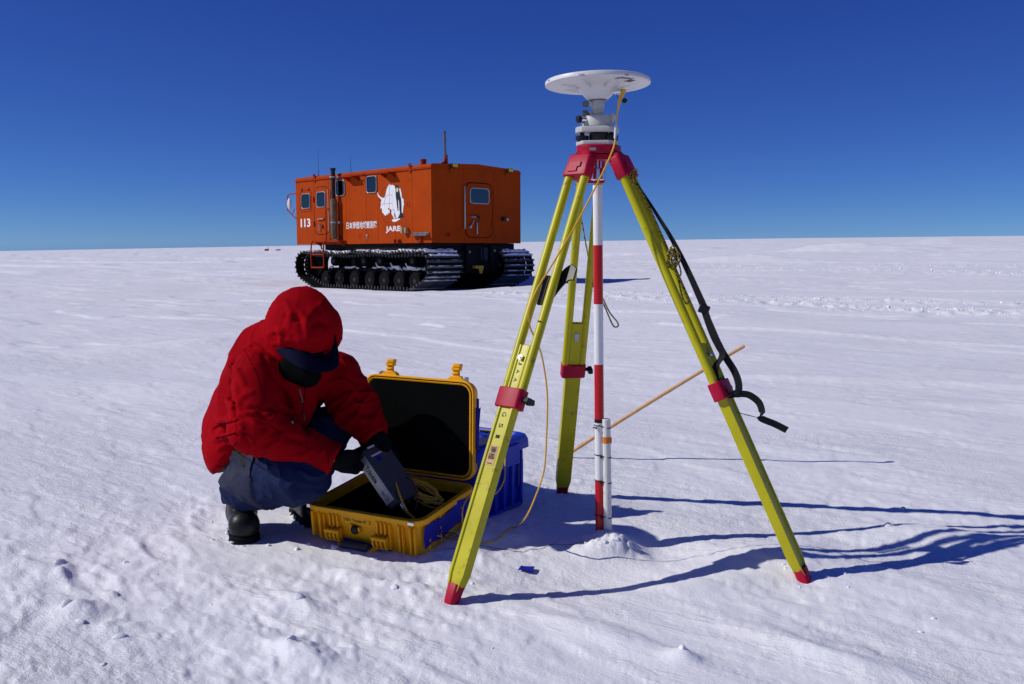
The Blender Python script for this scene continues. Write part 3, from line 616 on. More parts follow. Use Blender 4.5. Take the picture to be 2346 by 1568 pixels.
    L(MB().tube([(1.405, -.014, 1.67), (1.405, -.06, 1.67), (1.405, -.06, 1.39), (1.405, -.014, 1.39)], .016, 8), 'handle', M['alu'], rd, smooth=60)
    L(MB().tube([(1.50, -.015, 1.76), (1.52, -.04, 1.72), (1.50, -.04, 1.66), (1.51, -.015, 1.60)], .008, 6), 'latch', M['steel'], rd)
    L(MB().tube([(1.0, -.004, 2.55), (1.0, -.06, 2.55), (1.0, -.06, 1.51), (1.0, -.004, 1.51)], .02, 8), 'grab_rail', M['alu'], smooth=60)
    cm = L(MB().bb((2.29, -.10, 1.73), (2.40, -.004, 1.82)), 'tail_lamp', M['knob_black'], bevel=.01)
    L(MB().bb((2.405, -.09, 1.735), (2.48, -.006, 1.81)), 'lens', M['alu'], cm, bevel=.01)
    for k in range(2): L(MB().bb((.43+.07*k, -.03, 1.31), (.48+.07*k, -.004, 1.39)), 'socket_cover', M['orange_dark'], bevel=.006)
    for x in (.66, 2.55):
        lm = L(MB().bb((x-.09, -.10, 2.965), (x+.09, -.012, 3.065)), 'work_lamp', M['knob_black'], bevel=.012)
        L(MB().bb((x-.075, -.115, 2.975), (x+.075, -.102, 3.055)), 'lens', M['lamp_yellow'], lm, bevel=.006)
        L(MB().tube([(x-.07, -.02, 2.97), (x-.12, -.02, 2.90), (x-.08, -.006, 2.85)], .007, 6, sub=3), 'wire', M['black_metal'], lm)
    # roof fittings
    ms = L(MB().prism([(0, 0), (.22, 0), (.22, .24), (.13, .24), (.12, .09), (0, .02)], (.44, .16, 3.045), RX, RZ, V(0, .05, 0)), 'mast_base', M['orange_dark'], bevel=.006)
    L(MB().cyl((.60, .185, 3.20), (.585, .185, 3.56), .032, .03).cyl((.585, .185, 3.56), (.575, .185, 3.85), .036, .034), 'mast', M['steel'], ms, smooth=40)
    L(MB().cyl((.25, .60, 3.04), (.25, .60, 3.17), .075).cyl((.25, .60, 3.155), (.25, .60, 3.185), .082), 'roof_vent', M['orange_dark'], smooth=40)
    for y, z1, n in ((5.22, 3.80, 0), (3.675, 3.55, 1)):
        wh = L(MB().bb((.22, y-.10, 3.02), (.42, y+.10, 3.075)) if n == 0 else MB().cyl((.3, y, 3.0), (.3, y, 3.06), .03), 'antenna_base', M['orange_dark'], bevel=.01)
        L(MB().tube([(.3, y, 3.04), (.3, y, 3.25), (.3, y, z1)], [.009, .005, .0025], 6), 'whip_antenna', M['black_metal'], wh)
    # front glass (seen only from ahead)
    for x0, x1 in ((.25, 1.42), (1.58, 2.75)):
        fw = L(MB().ring(rrect(x0, 2.1, x1, 2.75, .10), rrect(x0+.03, 2.13, x1-.03, 2.72, .08), (0, LB-.004, 0), RX, RZ, V(0, .02, 0)), 'windscreen', M['rubber'])
        L(MB().prism(rrect(x0+.03, 2.13, x1-.03, 2.72, .08), (0, LB-.002, 0), RX, RZ, V(0, .008, 0)), 'pane', M['glass'], fw)
    # chassis
    ch = L(MB().bb((.10, .14, .985), (2.90, 4.68, 1.165)).bb((.88, .10, .42), (2.40, 5.2, .98)), 'chassis', M['black_metal'], bevel=.01)
    L(MB().bb((1.12, .03, .46), (1.58, .098, 1.12)).bb((1.95, .03, .50), (2.38, .098, 1.12)).bb((1.60, .05, .50), (1.93, .098, .70)), 'rear_plate', M['black_metal'], ch, bevel=.008)
    L(MB().bb((1.66, .085, .74), (1.90, .099, 1.06)), 'vent_opening', M['dark_inside'], ch)
    L(MB().tube([(1.60, .02, 1.15), (1.62, -.03, 1.10), (1.62, -.03, .50), (1.50, -.02, .44), (1.20, -.02, .46)], .02, 8, sub=3), 'hose', M['rubber'], ch, smooth=60)
    L(MB().bb((1.32, -.10, .54), (1.58, .03, .61)).prism([(-.07, 0), (.07, 0), (.03, -.13), (-.03, -.13)], (1.52, -.08, .54), RX, RZ, V(0, .04, 0)), 'tow_hitch', M['yellow_hook'], ch, bevel=.006)
    for x, z in ((1.20, .95), (2.05, .98), (2.25, .62)): L(MB().cyl((x, .03, z), (x, -.01, z), .035), 'bolt_head', M['steel'], ch)
    for y in (4.95, 5.40):
        L(MB().tube([(.45, y, 1.17), (.45, y-.02, 1.05), (.45, y-.10, 1.04), (.45, y-.10, .86)], .022, 6), 'front_bracket', M['steel'], ch)
    # tracks
    def hull(circles):
        pts = []
        for cy, cz, r in circles:
            pts += [(cy + r*math.cos(2*math.pi*k/72), cz + r*math.sin(2*math.pi*k/72)) for k in range(72)]
        pts = sorted(set((round(a, 5), round(b, 5)) for a, b in pts)); lo, up = [], []
        cr = lambda o, a, b: (a[0]-o[0])*(b[1]-o[1]) - (a[1]-o[1])*(b[0]-o[0])
        for p in pts:
            while len(lo) > 1 and cr(lo[-2], lo[-1], p) <= 0: lo.pop()
            lo.append(p)
        for p in reversed(pts):
            while len(up) > 1 and cr(up[-2], up[-1], p) <= 0: up.pop()
            up.append(p)
        return lo[:-1] + up[:-1]
    WY = [.74, 1.36, 1.97, 2.58, 3.26, 3.95, 4.60]
    loop = hull([(.16, .60, .35), (5.22, .59, .35)] + [(y, .235, .235) for y in WY])
    # resample the loop evenly; sag the top run between the return rollers
    seg = [math.dist(loop[i], loop[(i+1) % len(loop)]) for i in range(len(loop))]; tot = sum(seg); N = 94
    def at(d):
        d %= tot; i = 0
        while d > seg[i]: d -= seg[i]; i = (i+1) % len(loop)
        a, b = loop[i], loop[(i+1) % len(loop)]; t = d/seg[i]; return (a[0]+(b[0]-a[0])*t, a[1]+(b[1]-a[1])*t)
    def sag(p):
        y, z = p
        if z > .86 and .17 < y < 5.21:
            rl = [.16, .85, 2.17, 2.86, 4.23, 5.22]
            for a, b in zip(rl[:-1], rl[1:]):
                if a <= y <= b: z -= .05*(b-a)/1.4*math.sin(math.pi*(y-a)/(b-a))
        return (y, z)
    rn = random.Random(5)
    proto = None
    for side, xc in ((0, .24), (1, 2.76)):
        bd = MB(); P = [sag(at(tot*k/(N*2))) for k in range(N*2)]; n = len(P)
        T = [Vector((P[(i+1) % n][0]-P[i-1][0], P[(i+1) % n][1]-P[i-1][1])).normalized() for i in range(n)]
        NO = [Vector((t.y, -t.x)) for t in T]                 # outward (hull runs counter-clockwise)
        for x0, x1 in ((-.53, -.27), (-.24, .24), (.27, .53)):
            vs, fs = [], []
            for i in range(n):
                for xx, dd in ((x0, 0), (x1, 0), (x1, -.018), (x0, -.018)):
                    vs.append((xc+xx, P[i][0] + NO[i].x*dd, P[i][1] + NO[i].y*dd))
            for i in range(n):
                j = (i+1) % n; fs += [(i*4+k, i*4+(k+1) % 4, j*4+(k+1) % 4, j*4+k) for k in range(4)]
            bd.add(vs, fs)
        tr = L(bd, 'track', M['rubber'])
        sn = MB()
        for k in range(N):
            i = 2*k; y, z = P[i]; ang = math.atan2(T[i].y, T[i].x)
            if proto is None:
                c = MB().prism([(-.035, 0), (.035, 0), (.030, .012), (.012, .014), (.008, .058), (-.008, .058), (-.012, .014), (-.030, .012)], (-.54, 0, 0), V(0, 1, 0), V(0, 0, 1), V(1.08, 0, 0))
                for hx in (-.20, .20): c.prism([(-.03, 0), (.03, 0), (.012, -.09), (-.012, -.09)], (hx-.02, 0, 0), V(0, 1, 0), V(0, 0, 1), V(.04, 0, 0))
                co = L(c, 'cleat', M['cleat'], tr); proto = co
            else:
                co = proto.copy(); S.collection.objects.link(co); co.parent = tr
            co.location = (xc, y, z); co.rotation_euler = (ang + math.pi, 0, 0) if False else (ang, 0, 0)
            # outward is -90 degrees from the tangent: turn the cleat over
            co.rotation_euler = (ang + math.pi, 0, 0)
            # snow lying on the cleats that face up or back
            up = NO[i].y
            if up > 0.4 or (y < .7 and up > -.75) or rn.random() < .12:
                o2 = Vector((y + NO[i].x*.03, z + NO[i].y*.03)); wd = rn.uniform(.8, 1.0)
                m = 12; vs, fs = [], []; off = rn.uniform(-.06, .06)
                for q in range(m):
                    xx = xc - .53*wd + 1.06*wd*q/(m-1) + off*(1-wd); hgt = rn.uniform(.010, .050)*(1.0 if up > .4 else .5); dp = rn.uniform(.02, .055)
                    if up > .4: a_, b_ = Vector((-dp-.02, -.004)), Vector((dp, hgt + .012))
                    else: a_, b_ = Vector((-.022, .0)), Vector((.024, hgt + .004))
                    vs += [(xx, o2.x+a_.x, o2.y+a_.y), (xx, o2.x+b_.x, o2.y+a_.y), (xx, o2.x+b_.x*.7, o2.y+b_.y), (xx, o2.x+a_.x*.7, o2.y+b_.y)]
                for q in range(m-1): fs += [(q*4+w_, q*4+(w_+1) % 4, (q+1)*4+(w_+1) % 4, (q+1)*4+w_) for w_ in range(4)]
                fs += [(3, 2, 1, 0), tuple((m-1)*4+w_ for w_ in range(4))]
                sn.add(vs, fs)
        so = L(sn, 'track_snow', M['snow_lump'], tr, smooth=60); so['kind'] = 'stuff'
    # road wheels, rollers, sprocket, idler
    def wheel(y, z, r, xo, wdt, spokes, name):
        w = MB(); w.lathe([(.0, -.004), (.055, 0), (.055, .05), (.0, .055)], (xo, y, z), (1, 0, 0), 14)
        for k in range(spokes):
            a = 2*math.pi*k/spokes; d = V(0, math.cos(a), math.sin(a)); e = V(0, -math.sin(a), math.cos(a))
            w.box(V(xo+.02, y, z) + d*(r*.42), (.014, .016, r*.60), Matrix((V(1, 0, 0), e, d)).transposed())
        w.lathe([(r*.70, .012), (r*.76, 0), (r*.76, wdt), (r*.70, wdt), (r*.70, .012)], (xo, y, z), (1, 0, 0), 24)
        o = L(w, name, M['wheel'], smooth=40)
        L(MB().lathe([(r*.76, .005), (r*.93, 0), (r, .025), (r, wdt-.025), (r*.93, wdt), (r*.76, wdt-.005)], (xo, y, z), (1, 0, 0), 28), 'tyre', M['rubber'], o, smooth=40)
        return o
    first = wheel(WY[0], .235, .225, .04, .17, 12, 'road_wheel'); pr = [first]
    for xo, ys in ((.04, WY[1:]), (.34, WY), (2.49, WY), (2.79, WY)):
        for y in ys:
            c = copy_tree(first, root); c.location = (xo - .04, y - WY[0], 0)
    ro = wheel(.85, .72, .14, .06, .14, 8, 'return_roller')
    for xo in (.06, 2.80):
        for y in (.85, 2.17, 2.86, 4.23):
            if (xo, y) != (.06, .85): c = copy_tree(ro, root); c.location = (xo-.06, y-.85, 0)
    for y, nm in ((.16, 'drive_sprocket'), (5.22, 'idler_wheel')):
        for xo in (.12, 2.64):
            L(MB().lathe([(.05, -.10), (.10, -.08), (.12, 0), (.28, .02), (.31, .04), (.31, .20), (.28, .22), (.12, .24), (.10, .3)], (xo, y, .595), (1, 0, 0), 26), nm, M['black_metal'], smooth=40)
    for x in (.30, 2.70):
        bm = L(MB().bb((x-.05, .55, .40), (x+.05, 4.75, .54)).bb((x-.04, .9, .54), (x+.04, 1.05, .75)).bb((x-.04, 2.45, .54), (x+.04, 2.62, .78)).bb((x-.04, 3.5, .54), (x+.04, 3.68, .78)), 'suspension_beam', M['black_metal'], bevel=.01)
        arms = MB()
        for y in WY: arms.bb((x-.10, y-.05, .22), (x-.05, y+.06, .46))
        for y in (1.05, 1.66, 2.28): arms.tube([(x-.09, y-.28, .46), (x-.10, y-.14, .56), (x-.10, y+.1, .55), (x-.09, y+.22, .66)], .035, 8, sub=3)
        L(arms, 'swing_arm', M['black_metal'], bm, bevel=.006)
        sn = MB()
        for k in range(46):
            y = rn.uniform(.6, 4.6) if rn.random() < .4 else rn.uniform(.5, 2.3); sn.ball((x - rn.uniform(.02, .12), y, rn.uniform(.52, .57)), (rn.uniform(.03, .06), rn.uniform(.04, .13), rn.uniform(.015, .04)), 8, 5)
        for y in (1.05, 1.66, 2.28):
            sn.tube([(x-.11, y-.27, .49), (x-.125, y-.14, .585), (x-.125, y+.1, .575), (x-.115, y+.20, .67)], [.02, .034, .034, .02], 7)
        so = L(sn, 'packed_snow', M['snow_lump'], bm, smooth=60); so['kind'] = 'stuff'
    return root
snow_vehicle()

# far things at the left horizon
def far_sled(u, v, Y, kind):
    p = PY(u, v, Y); z = H(p.x, p.y); k = Y/2091.0
    if kind == 0:
        r = empty('cargo_sled', (p.x, p.y, z), 'tiny distant red box with a mast on the skyline left of the orange vehicle', 'sled')
        MB().box((p.x, p.y, z+3.0*k), (8*k, 5*k, 6*k)).build('box', M['orange_dark'], r, bevel=.05)
        MB().box((p.x-4.4*k, p.y-.5*k, z+3*k), (1.2*k, 3*k, 4*k)).build('end_panel', M['label_white'], r)
        MB().cyl((p.x+3.2*k, p.y, z+5*k), (p.x+3.2*k, p.y, z+10*k), .6*k).build('mast', M['black_metal'], r)
    else:
        r = empty('cargo_sled', (p.x, p.y, z), 'low flat distant red load on the skyline nearest the orange vehicle', 'sled')
        MB().prism([(-7, 0), (7, 0), (9, 3.4), (1, 3.6), (-2, 2.6)], (p.x, p.y, z), V(k, 0, 0), V(0, 0, k), V(0, 3*k, 0)).build('load', M['orange_dark'], r, bevel=.05)
        MB().box((p.x+3*k, p.y-.3*k, z+2*k), (2*k, 1*k, 2.4*k)).build('lashing', M['black_metal'], r)
far_sled(611, 565, 200, 0); far_sled(634, 564, 190, 1)
# ------------------------------------------------------------------ tripod, tribrach, antenna
AX, AY = 0.2804, 3.0493
FEET = {'front': V(-0.173, 2.519, 0.0), 'back': V(0.202, 3.622, 0.0), 'right': V(0.887, 2.654, 0.0)}
tri = empty('survey_tripod', (AX, AY, 0), 'yellow surveying tripod with red clamps, hinges and foot tips', 'tripod')
def leg_frame(k):
    f = FEET[k]; rad = V(f.x-AX, f.y-AY, 0).normalized(); top = V(AX, AY, 1.285) + rad*.085
    w = (f-top); Ln = w.length; w = w.normalized(); tn = V(-rad.y, rad.x, 0); nn = w.cross(tn)
    if nn.dot(rad) < 0: nn = -nn
    return top, w, tn, nn, Ln
def tripod_leg(k, c0, c1, p0):
    top, w, tn, nn, Ln = leg_frame(k); at = lambda fr: top + w*(Ln*fr)
    half = .031
    leg = MB().prism([(-.020,-.011),(.020,-.011),(.020,.011),(.014,.011),(.012,.0075),(-.012,.0075),(-.014,.011),(-.020,.011)], at(p0), tn, nn, w*(Ln*(c1-p0-.002))).build('leg', M['leg_yellow'], tri, bevel=.0015)
    for s_ in (-1, 1):
        MB().cyl(at(.032)+tn*half*s_, at(c0+.01)+tn*half*s_, .0142, n=20).build('upper_tube', M['leg_yellow'], leg, smooth=40)
    # lower section with a recessed channel, tapered toe
    sec = lambda a: [(-.029*a,-.016),(.029*a,-.016),(.030*a,.0),(.029*a,.016),(.020*a,.016),(.0175*a,.0115),(-.0175*a,.0115),(-.020*a,.016),(-.029*a,.016),(-.030*a,0)]
    m = MB(); vs = []; fs = []; n = 10; st = [(c1-.02, 1), (.945, 1), (.966, .80), (.985, .62)]
    for fr, a in st: vs += [at(fr) + tn*x + nn*y*(1 if a == 1 else .9) for x, y in sec(a)]
    for i in range(len(st)-1): fs += [(i*n+q, i*n+(q+1) % n, (i+1)*n+(q+1) % n, (i+1)*n+q) for q in range(n)]
    fs += [tuple(range(n-1, -1, -1)), tuple((len(st)-1)*n+q for q in range(n))]
    m.add(vs, fs).build('lower_section', M['leg_yellow'], leg, bevel=.0015)
    # red toe
    tip = MB(); tv = []
    for fr, a, b in ((.965, .0235, .019), (.995, .0205, .018), (1.012, .018, .016), (1.03, .006, .006)): tv.append([at(fr) + tn*x*a + nn*y*b for x, y in ((-1,-.6),(-.6,-1),(.6,-1),(1,-.6),(1,.6),(.6,1),(-.6,1),(-1,.6))])
    fs = [(i*8+q, i*8+(q+1) % 8, (i+1)*8+(q+1) % 8, (i+1)*8+q) for i in range(3) for q in range(8)] + [tuple(range(7,-1,-1)), tuple(24+q for q in range(8))]
    tip.add([p for r in tv for p in r], fs).build('foot_tip', M['leg_red'], leg, bevel=.001)
    # clamp
    cl = MB().prism(rrect(-.046, -.022, .046, .022, .011, 3), at(c0), tn, nn, w*(Ln*(c1-c0))).build('clamp', M['leg_red'], leg, bevel=.002)
    sg = 1 if k == 'front' else -1
    if k == 'right': sg = 1
    kb = at((c0+c1)/2) + tn*sg*.046
    MB().cyl(kb, kb+tn*sg*.012, .007, n=10).prism([(-.010,-.016),(.006,-.02),(.012,.0),(.006,.02),(-.010,.016)], kb+tn*sg*.010-nn*.008, w, nn, tn*sg*.016).build('clamp_knob', M['knob_black'], cl, bevel=.002)
    # hinge block
    hb = MB(); rows = []
    for fr, a, b, off in ((-.036, .026, .014, -.016), (-.014, .030, .018, -.008), (-.008, .043, .021, -.002), (.044, .049, .021, 0)):
        rows.append([at(fr) + nn*off + tn*x*a + nn*y*b for x, y in ((-1,-.7),(-.85,-1),(.85,-1),(1,-.7),(1,.7),(.85,1),(-.85,1),(-1,.7))])
    fs = [(i*8+q, i*8+(q+1) % 8, (i+1)*8+(q+1) % 8, (i+1)*8+q) for i in range(3) for q in range(8)] + [tuple(range(7,-1,-1)), tuple(24+q for q in range(8))]
    h = hb.add([p for r in rows for p in r], fs).build('hinge_block', M['leg_red'], leg, bevel=.003)
    MB().prism([(-.022, 0), (.022, 0), (.022, .018), (.012, .018), (.012, .034), (-.022, .034)], at(.012)+nn*.0205-tn*.004, tn, w, nn*.004).build('hinge_lug', M['leg_red'], h, bevel=.001)
    # bolt on the sliding section
    b0 = at(p0+.03) + nn*.0075
    MB().cyl(b0, b0+nn*.010, .0085, n=12).cyl(b0+nn*.010, b0+nn*.014, .005, n=6).build('bolt', M['chrome'], leg, smooth=40)
    return leg, at, tn, nn, w, Ln
legF = tripod_leg('front', .548, .591, .449)
legB = tripod_leg('back', .557, .595, .433)
legR = tripod_leg('right', .540, .580, .45)
MB().box(legB[1](.433+.04) - legB[3]*.0115, (.018, .006, .034), Matrix((legB[2], legB[3], legB[4])).transposed()).build('latch_plate', M['alu'], legB[0], bevel=.001)
# writing on the front leg: letters lie on their side, reading down the leg
_l, _at, _tn, _nn, _w, _L = legF
def leg_text(s, fr, w_, h_, par, dn, m='ink', bold=0.0):
    return text_part('lettering', s, _at(fr) + _nn*dn - _tn*h_*.5, _w, _tn, w_, h_, M[m], par, .0003, bold)
leg_text('J', .487, .011, .013, _l, .0079); leg_text('A', .505, .013, .013, _l, .0079); leg_text('A', .524, .013, .013, _l, .0079)
leg_text('G', .602, .014, .016, _l, .0119); leg_text('S', .627, .013, .016, _l, .0119); leg_text('I', .652, .010, .016, _l, .0119)
lab = MB().prism([(-.0172, 0), (.0165, 0), (.0165, .060), (-.0172, .060)], _at(.675)+_nn*.0118, _tn, _w, _nn*.0008).build('paper_label', M['label_tan'], _l)
leg_text('\u5357\u6975 1', .678, .052, .024, lab, .0130, 'ink', .010)
# head
hd = MB()
poly = []
for k in range(3):
    a0 = math.atan2((FEET[['front', 'right', 'back'][k]]-V(AX, AY, 0)).y, (FEET[['front', 'right', 'back'][k]]-V(AX, AY, 0)).x)
    for d in (-.42, -.2, 0, .2, .42): poly.append((.078*math.cos(a0+d), .078*math.sin(a0+d)))
hd.prism(poly, (AX, AY, 1.308), V(1,0,0), V(0,1,0), V(0,0,.027))
head = hd.build('head_plate', M['leg_red'], tri, bevel=.003)
hp2 = MB().prism([(x*.93, y*.93) for x, y in poly], (AX, AY, 1.288), V(1,0,0), V(0,1,0), V(0,0,.018)).build('head_collar', M['leg_red'], head, bevel=.002)
MB().lathe([(.012, 1.225), (.024, 1.228), (.024, 1.262), (.014, 1.266), (.014, 1.30)], (AX, AY, 0), n=24).build('centre_screw', M['chrome'], tri, smooth=40)
MB().bb((AX-.032, AY-.080, 1.3155), (AX-.012, AY-.0785, 1.324)).build('maker_plate', M['alu'], head)
# carrying strap on the right leg
top, w, tn, nn, Ln = leg_frame('right')
sv = V(.55, .83, .0)
def strap(pts, wd, nm, tw=None, wd0=None):
    P = spline([PY(*p) for p in pts], 5); sd_ = [ (tw or V(.75, -.2, .55)) for _ in P]
    MB().ribbon(P, sd_, wd, .0016, wd0).build(nm, M['webbing'], tri)
strap([(1440, 394, 2.985), (1469, 436, 2.965), (1503, 489, 2.94), (1542, 553, 2.91), (1576, 621, 2.885), (1614, 706, 2.855)], .022, 'strap', None, .003)
strap([(1612, 706, 2.855), (1635, 770, 2.83), (1660, 815, 2.815), (1682, 850, 2.80), (1692, 878, 2.79), (1692, 902, 2.785)], .022, 'strap')
strap([(1612, 710, 2.853), (1640, 775, 2.822), (1655, 812, 2.81), (1640, 840, 2.80), (1640, 868, 2.795), (1652, 890, 2.79)], .020, 'strap')
strap([(1652, 888, 2.785), (1668, 905, 2.778), (1690, 903, 2.775), (1715, 905, 2.77), (1738, 922, 2.765), (1746, 945, 2.76), (1743, 958, 2.76), (1775, 972, 2.755), (1803, 986, 2.75)], .022, 'strap', V(.3, -.3, .9))
R_ = Matrix((V(.94, 0, -.34), V(0, 1, 0), V(.34, 0, .94))).transposed()
MB().box(PY(1613, 709, 2.850), (.034, .006, .028), R_).build('strap_buckle', M['knob_black'], tri, bevel=.003)
MB().ball(PY(1690, 902, 2.780), (.020, .012, .013), 10, 6).build('strap_knot', M['webbing'], tri, smooth=60)
MB().tube([PY(1688, 945, 2.765), PY(1715, 952, 2.76), PY(1740, 958, 2.76)], [.001, .0016, .0005], 5).build('strap_thread', M['webbing'], tri)
# rope hanks tied to the right and the back leg
rn = random.Random(11)
def hank(c, n, a, b, ax1, ax2, nm, par):
    m = MB()
    for i in range(n):
        ph = rn.uniform(0, 6.28); aa, bb = a*rn.uniform(.6, 1.15), b*rn.uniform(.6, 1.15); cc = c + V(rn.uniform(-.008, .008), rn.uniform(-.01, .01), rn.uniform(-.012, .012))
        d1 = (ax1 + V(rn.uniform(-.3, .3), rn.uniform(-.4, .4), rn.uniform(-.3, .3))).normalized()
        m.tube([cc + d1*aa*math.cos(ph+t*.524) + ax2*bb*math.sin(ph+t*.524) + V(0, rn.uniform(-.004, .004), 0) for t in range(12)], .0026, 6, closed=True, sub=2)
    return m.build(nm, M['rope'], par, smooth=80)
hr = hank(PY(1541, 592, 2.895), 9, .018, .026, V(.8, 0, .5), V(-.3, 0, .9), 'rope_hank', tri)
m = MB()
m.tube([PY(1446, 398, 2.98), PY(1456, 420, 2.97), PY(1478, 455, 2.955), PY(1508, 520, 2.935), PY(1535, 582, 2.91)], .0028, 6, sub=4)
m.build('rope_line', M['rope'], tri, smooth=80)
MB().tube([PY(1538, 600, 2.90), PY(1556, 640, 2.885), PY(1572, 672, 2.88), PY(1578, 690, 2.88), PY(1572, 696, 2.88), PY(1563, 680, 2.885), PY(1555, 645, 2.89), PY(1548, 615, 2.895)], .0028, 6, closed=False, sub=4).build('rope_loop', M['rope'], tri, smooth=80)
MB().tube([PY(1545, 612, 2.895), PY(1552, 632, 2.89), PY(1560, 628, 2.885), PY(1555, 605, 2.89), PY(1546, 596, 2.893)], .0028, 6, sub=4).build('rope_loop', M['rope'], tri, smooth=80)
hank(PY(1448, 402, 2.972), 4, .012, .016, V(1, 0, .2), V(0, 0, 1), 'rope_knot', tri)
hank(PY(1357, 640, 3.295), 6, .010, .024, V(1, 0, 0), V(-.15, 0, 1), 'rope_hank', tri)
MB().tube([PY(1320, 420, 3.170), PY(1326, 466, 3.195), PY(1335, 520, 3.225), PY(1346, 580, 3.258), PY(1356, 632, 3.29)], .0026, 6, sub=4).build('rope_line', M['rope'], tri, smooth=80)
MB().tube([PY(1358, 645, 3.30), PY(1366, 662, 3.305), PY(1380, 682, 3.31), PY(1396, 715, 3.31), PY(1414, 738, 3.305), PY(1416, 748, 3.305), PY(1406, 748, 3.305), PY(1396, 728, 3.31), PY(1384, 700, 3.312), PY(1368, 672, 3.31), PY(1358, 652, 3.302)], .0027, 6, sub=4).build('rope_loop', M['rope'], tri, smooth=80)
# black carrying pad and metal plate between the tubes of the front leg
top, w, tn, nn, Ln = leg_frame('front'); at = lambda fr: top + w*(Ln*fr)
pd = MB(); rows = []
for i in range(9):
    t = i/8; a = math.pi*(.02 + .80*t)
    rows.append(at(.272) - nn*.018 + tn*(.030 + .058*t) - w*(.030*math.sin(a)) )
vs = []
for i, p in enumerate(rows):
    ln_ = .085 - .045*(i/8); vs += [p, p + w*ln_, p + w*ln_ - nn*.006, p - nn*.006]
fs = [(i*4+q, i*4+(q+1) % 4, (i+1)*4+(q+1) % 4, (i+1)*4+q) for i in range(8) for q in range(4)] + [(3,2,1,0), tuple(32+q for q in range(4))]
pd.add(vs, fs).build('carry_pad', M['knob_black'], tri, bevel=.002)
MB().box(at(.315) - nn*.016 - tn*.012, (.022, .010, .10), Matrix((tn, nn, w)).transposed()).build('pad_bracket', M['bumper_grey'], tri, bevel=.003)
MB().box(at(.312) - nn*.014 + tn*.010, (.012, .006, .092), Matrix((tn, nn, w)).transposed()).build('pad_plate', M['alu'], tri, bevel=.002)

# tribrach with optical plummet
tb = empty('tribrach', (AX, AY, 1.336), 'grey tribrach with optical plummet and black foot screws on the tripod head', 'tribrach')
def triplate(r, z0, z1, rot, soft=.42):
    po = []
    for k in range(3):
        a0 = rot + k*2*math.pi/3
        for d in (-soft, -soft/2, 0, soft/2, soft): po.append((r*math.cos(a0+d), r*math.sin(a0+d)))
    return MB().prism(po, (AX, AY, z0), V(1,0,0), V(0,1,0), V(0,0,z1-z0))
rot = math.radians(200)
triplate(.070, 1.3365, 1.350, rot).build('base_plate', M['grey_metal'], tb, bevel=.002)
triplate(.073, 1.377, 1.396, rot, .36).build('upper_plate', M['grey_metal'], tb, bevel=.003)
for k in range(3):
    a = rot + k*2*math.pi/3; c = V(AX + .055*math.cos(a), AY + .055*math.sin(a), 0)
    MB().lathe([(.008, 1.350), (.021, 1.352), (.022, 1.366), (.008, 1.369), (.006, 1.380)], c, n=20).build('foot_screw', M['knob_black'], tb, smooth=40)
MB().lathe([(.030, 1.350), (.033, 1.355), (.033, 1.374), (.028, 1.377)], (AX+.004, AY-.02, 0), n=20).build('spring_plate', M['knob_black'], tb, smooth=40)
pb = MB().lathe([(.046, 1.395), (.050, 1.399), (.050, 1.425), (.045, 1.432), (.020, 1.433)], (AX, AY, 0), n=36).build('plummet_body', M['grey_metal'], tb, smooth=40)
MB().cyl((AX-.040, AY-.02, 1.418), (AX-.058, AY-.028, 1.419), .013).build('eyepiece_ring', M['chrome'], pb, smooth=40)
MB().lathe([(.011, 0), (.012, .003), (.012, .012), (.008, .014)], (AX-.058, AY-.028, 1.419), (-.93, -.36, .02), 16).build('eyepiece', M['knob_black'], pb, smooth=40)
MB().cyl((AX+.040, AY-.018, 1.418), (AX+.052, AY-.022, 1.436), .011).build('level_vial', M['grey_metal'], pb, smooth=40)
nk = MB().lathe([(.021, 1.432), (.021, 1.452), (.0195, 1.4525), (.0195, 1.4545), (.021, 1.455), (.021, 1.483), (.018, 1.484), (.018, 1.494)], (AX, AY, 0), n=28).build('adapter_neck', M['grey_metal'], tb, smooth=30)
for z in (1.441, 1.471):
    MB().box((AX-.024, AY-.004, z), (.012, .014, .014)).build('knob_lug', M['grey_metal'], nk, bevel=.002)
    MB().cyl((AX-.028, AY-.005, z), (AX-.034, AY-.006, z), .004, n=8).cyl((AX-.034, AY-.006, z), (AX-.050, AY-.008, z), .0095, n=18).build('clamp_knob', M['steel'], nk, smooth=40)
# antenna
AZ = V(-0.020, 0.024, 1).normalized()
an = empty('gnss_antenna', (AX, AY, 1.488), 'white disc shaped satellite antenna on top of the tripod', 'antenna')
b0 = V(AX, AY, 1.4825)
ab = MB().lathe([(.010, .004), (.028, 0), (.033, .003), (.045, .014), (.055, .026), (.064, .036), (.080, .0425), (.110, .046), (.1685, .0485), (.1700, .0492)], b0, AZ, 72).build('underside', M['antenna_white'], an, smooth=35)
MB().lathe([(.1695, .0494), (.1712, .0500), (.1715, .0600), (.169, .0635), (.15, .067), (.06, .071), (.0, .072)], b0, AZ, 72).build('radome', M['antenna_white'], an, smooth=50)
MB().lathe([(.012, -.001), (.031, -.0015), (.031, .001), (.012, .002)], b0, AZ, 28).build('mount_ring', M['steel'], an, smooth=40)
for k in range(8):
    a = k*math.pi/4 + .3; d = V(math.cos(a), math.sin(a), 0); e = V(-math.sin(a), math.cos(a), 0)
    MB().add([b0 + d*.062 + e*.004 + AZ*.035, b0 + d*.062 - e*.004 + AZ*.035, b0 + d*.135 - e*.001 + AZ*.0468, b0 + d*.135 + e*.001 + AZ*.0468, b0 + d*.07 + AZ*.030, b0 + d*.128 + AZ*.0440], [(0,3,5,4),(1,4,5,2),(0,4,1),(3,2,5),(0,1,2,3)]).build('rib', M['antenna_white'], ab)
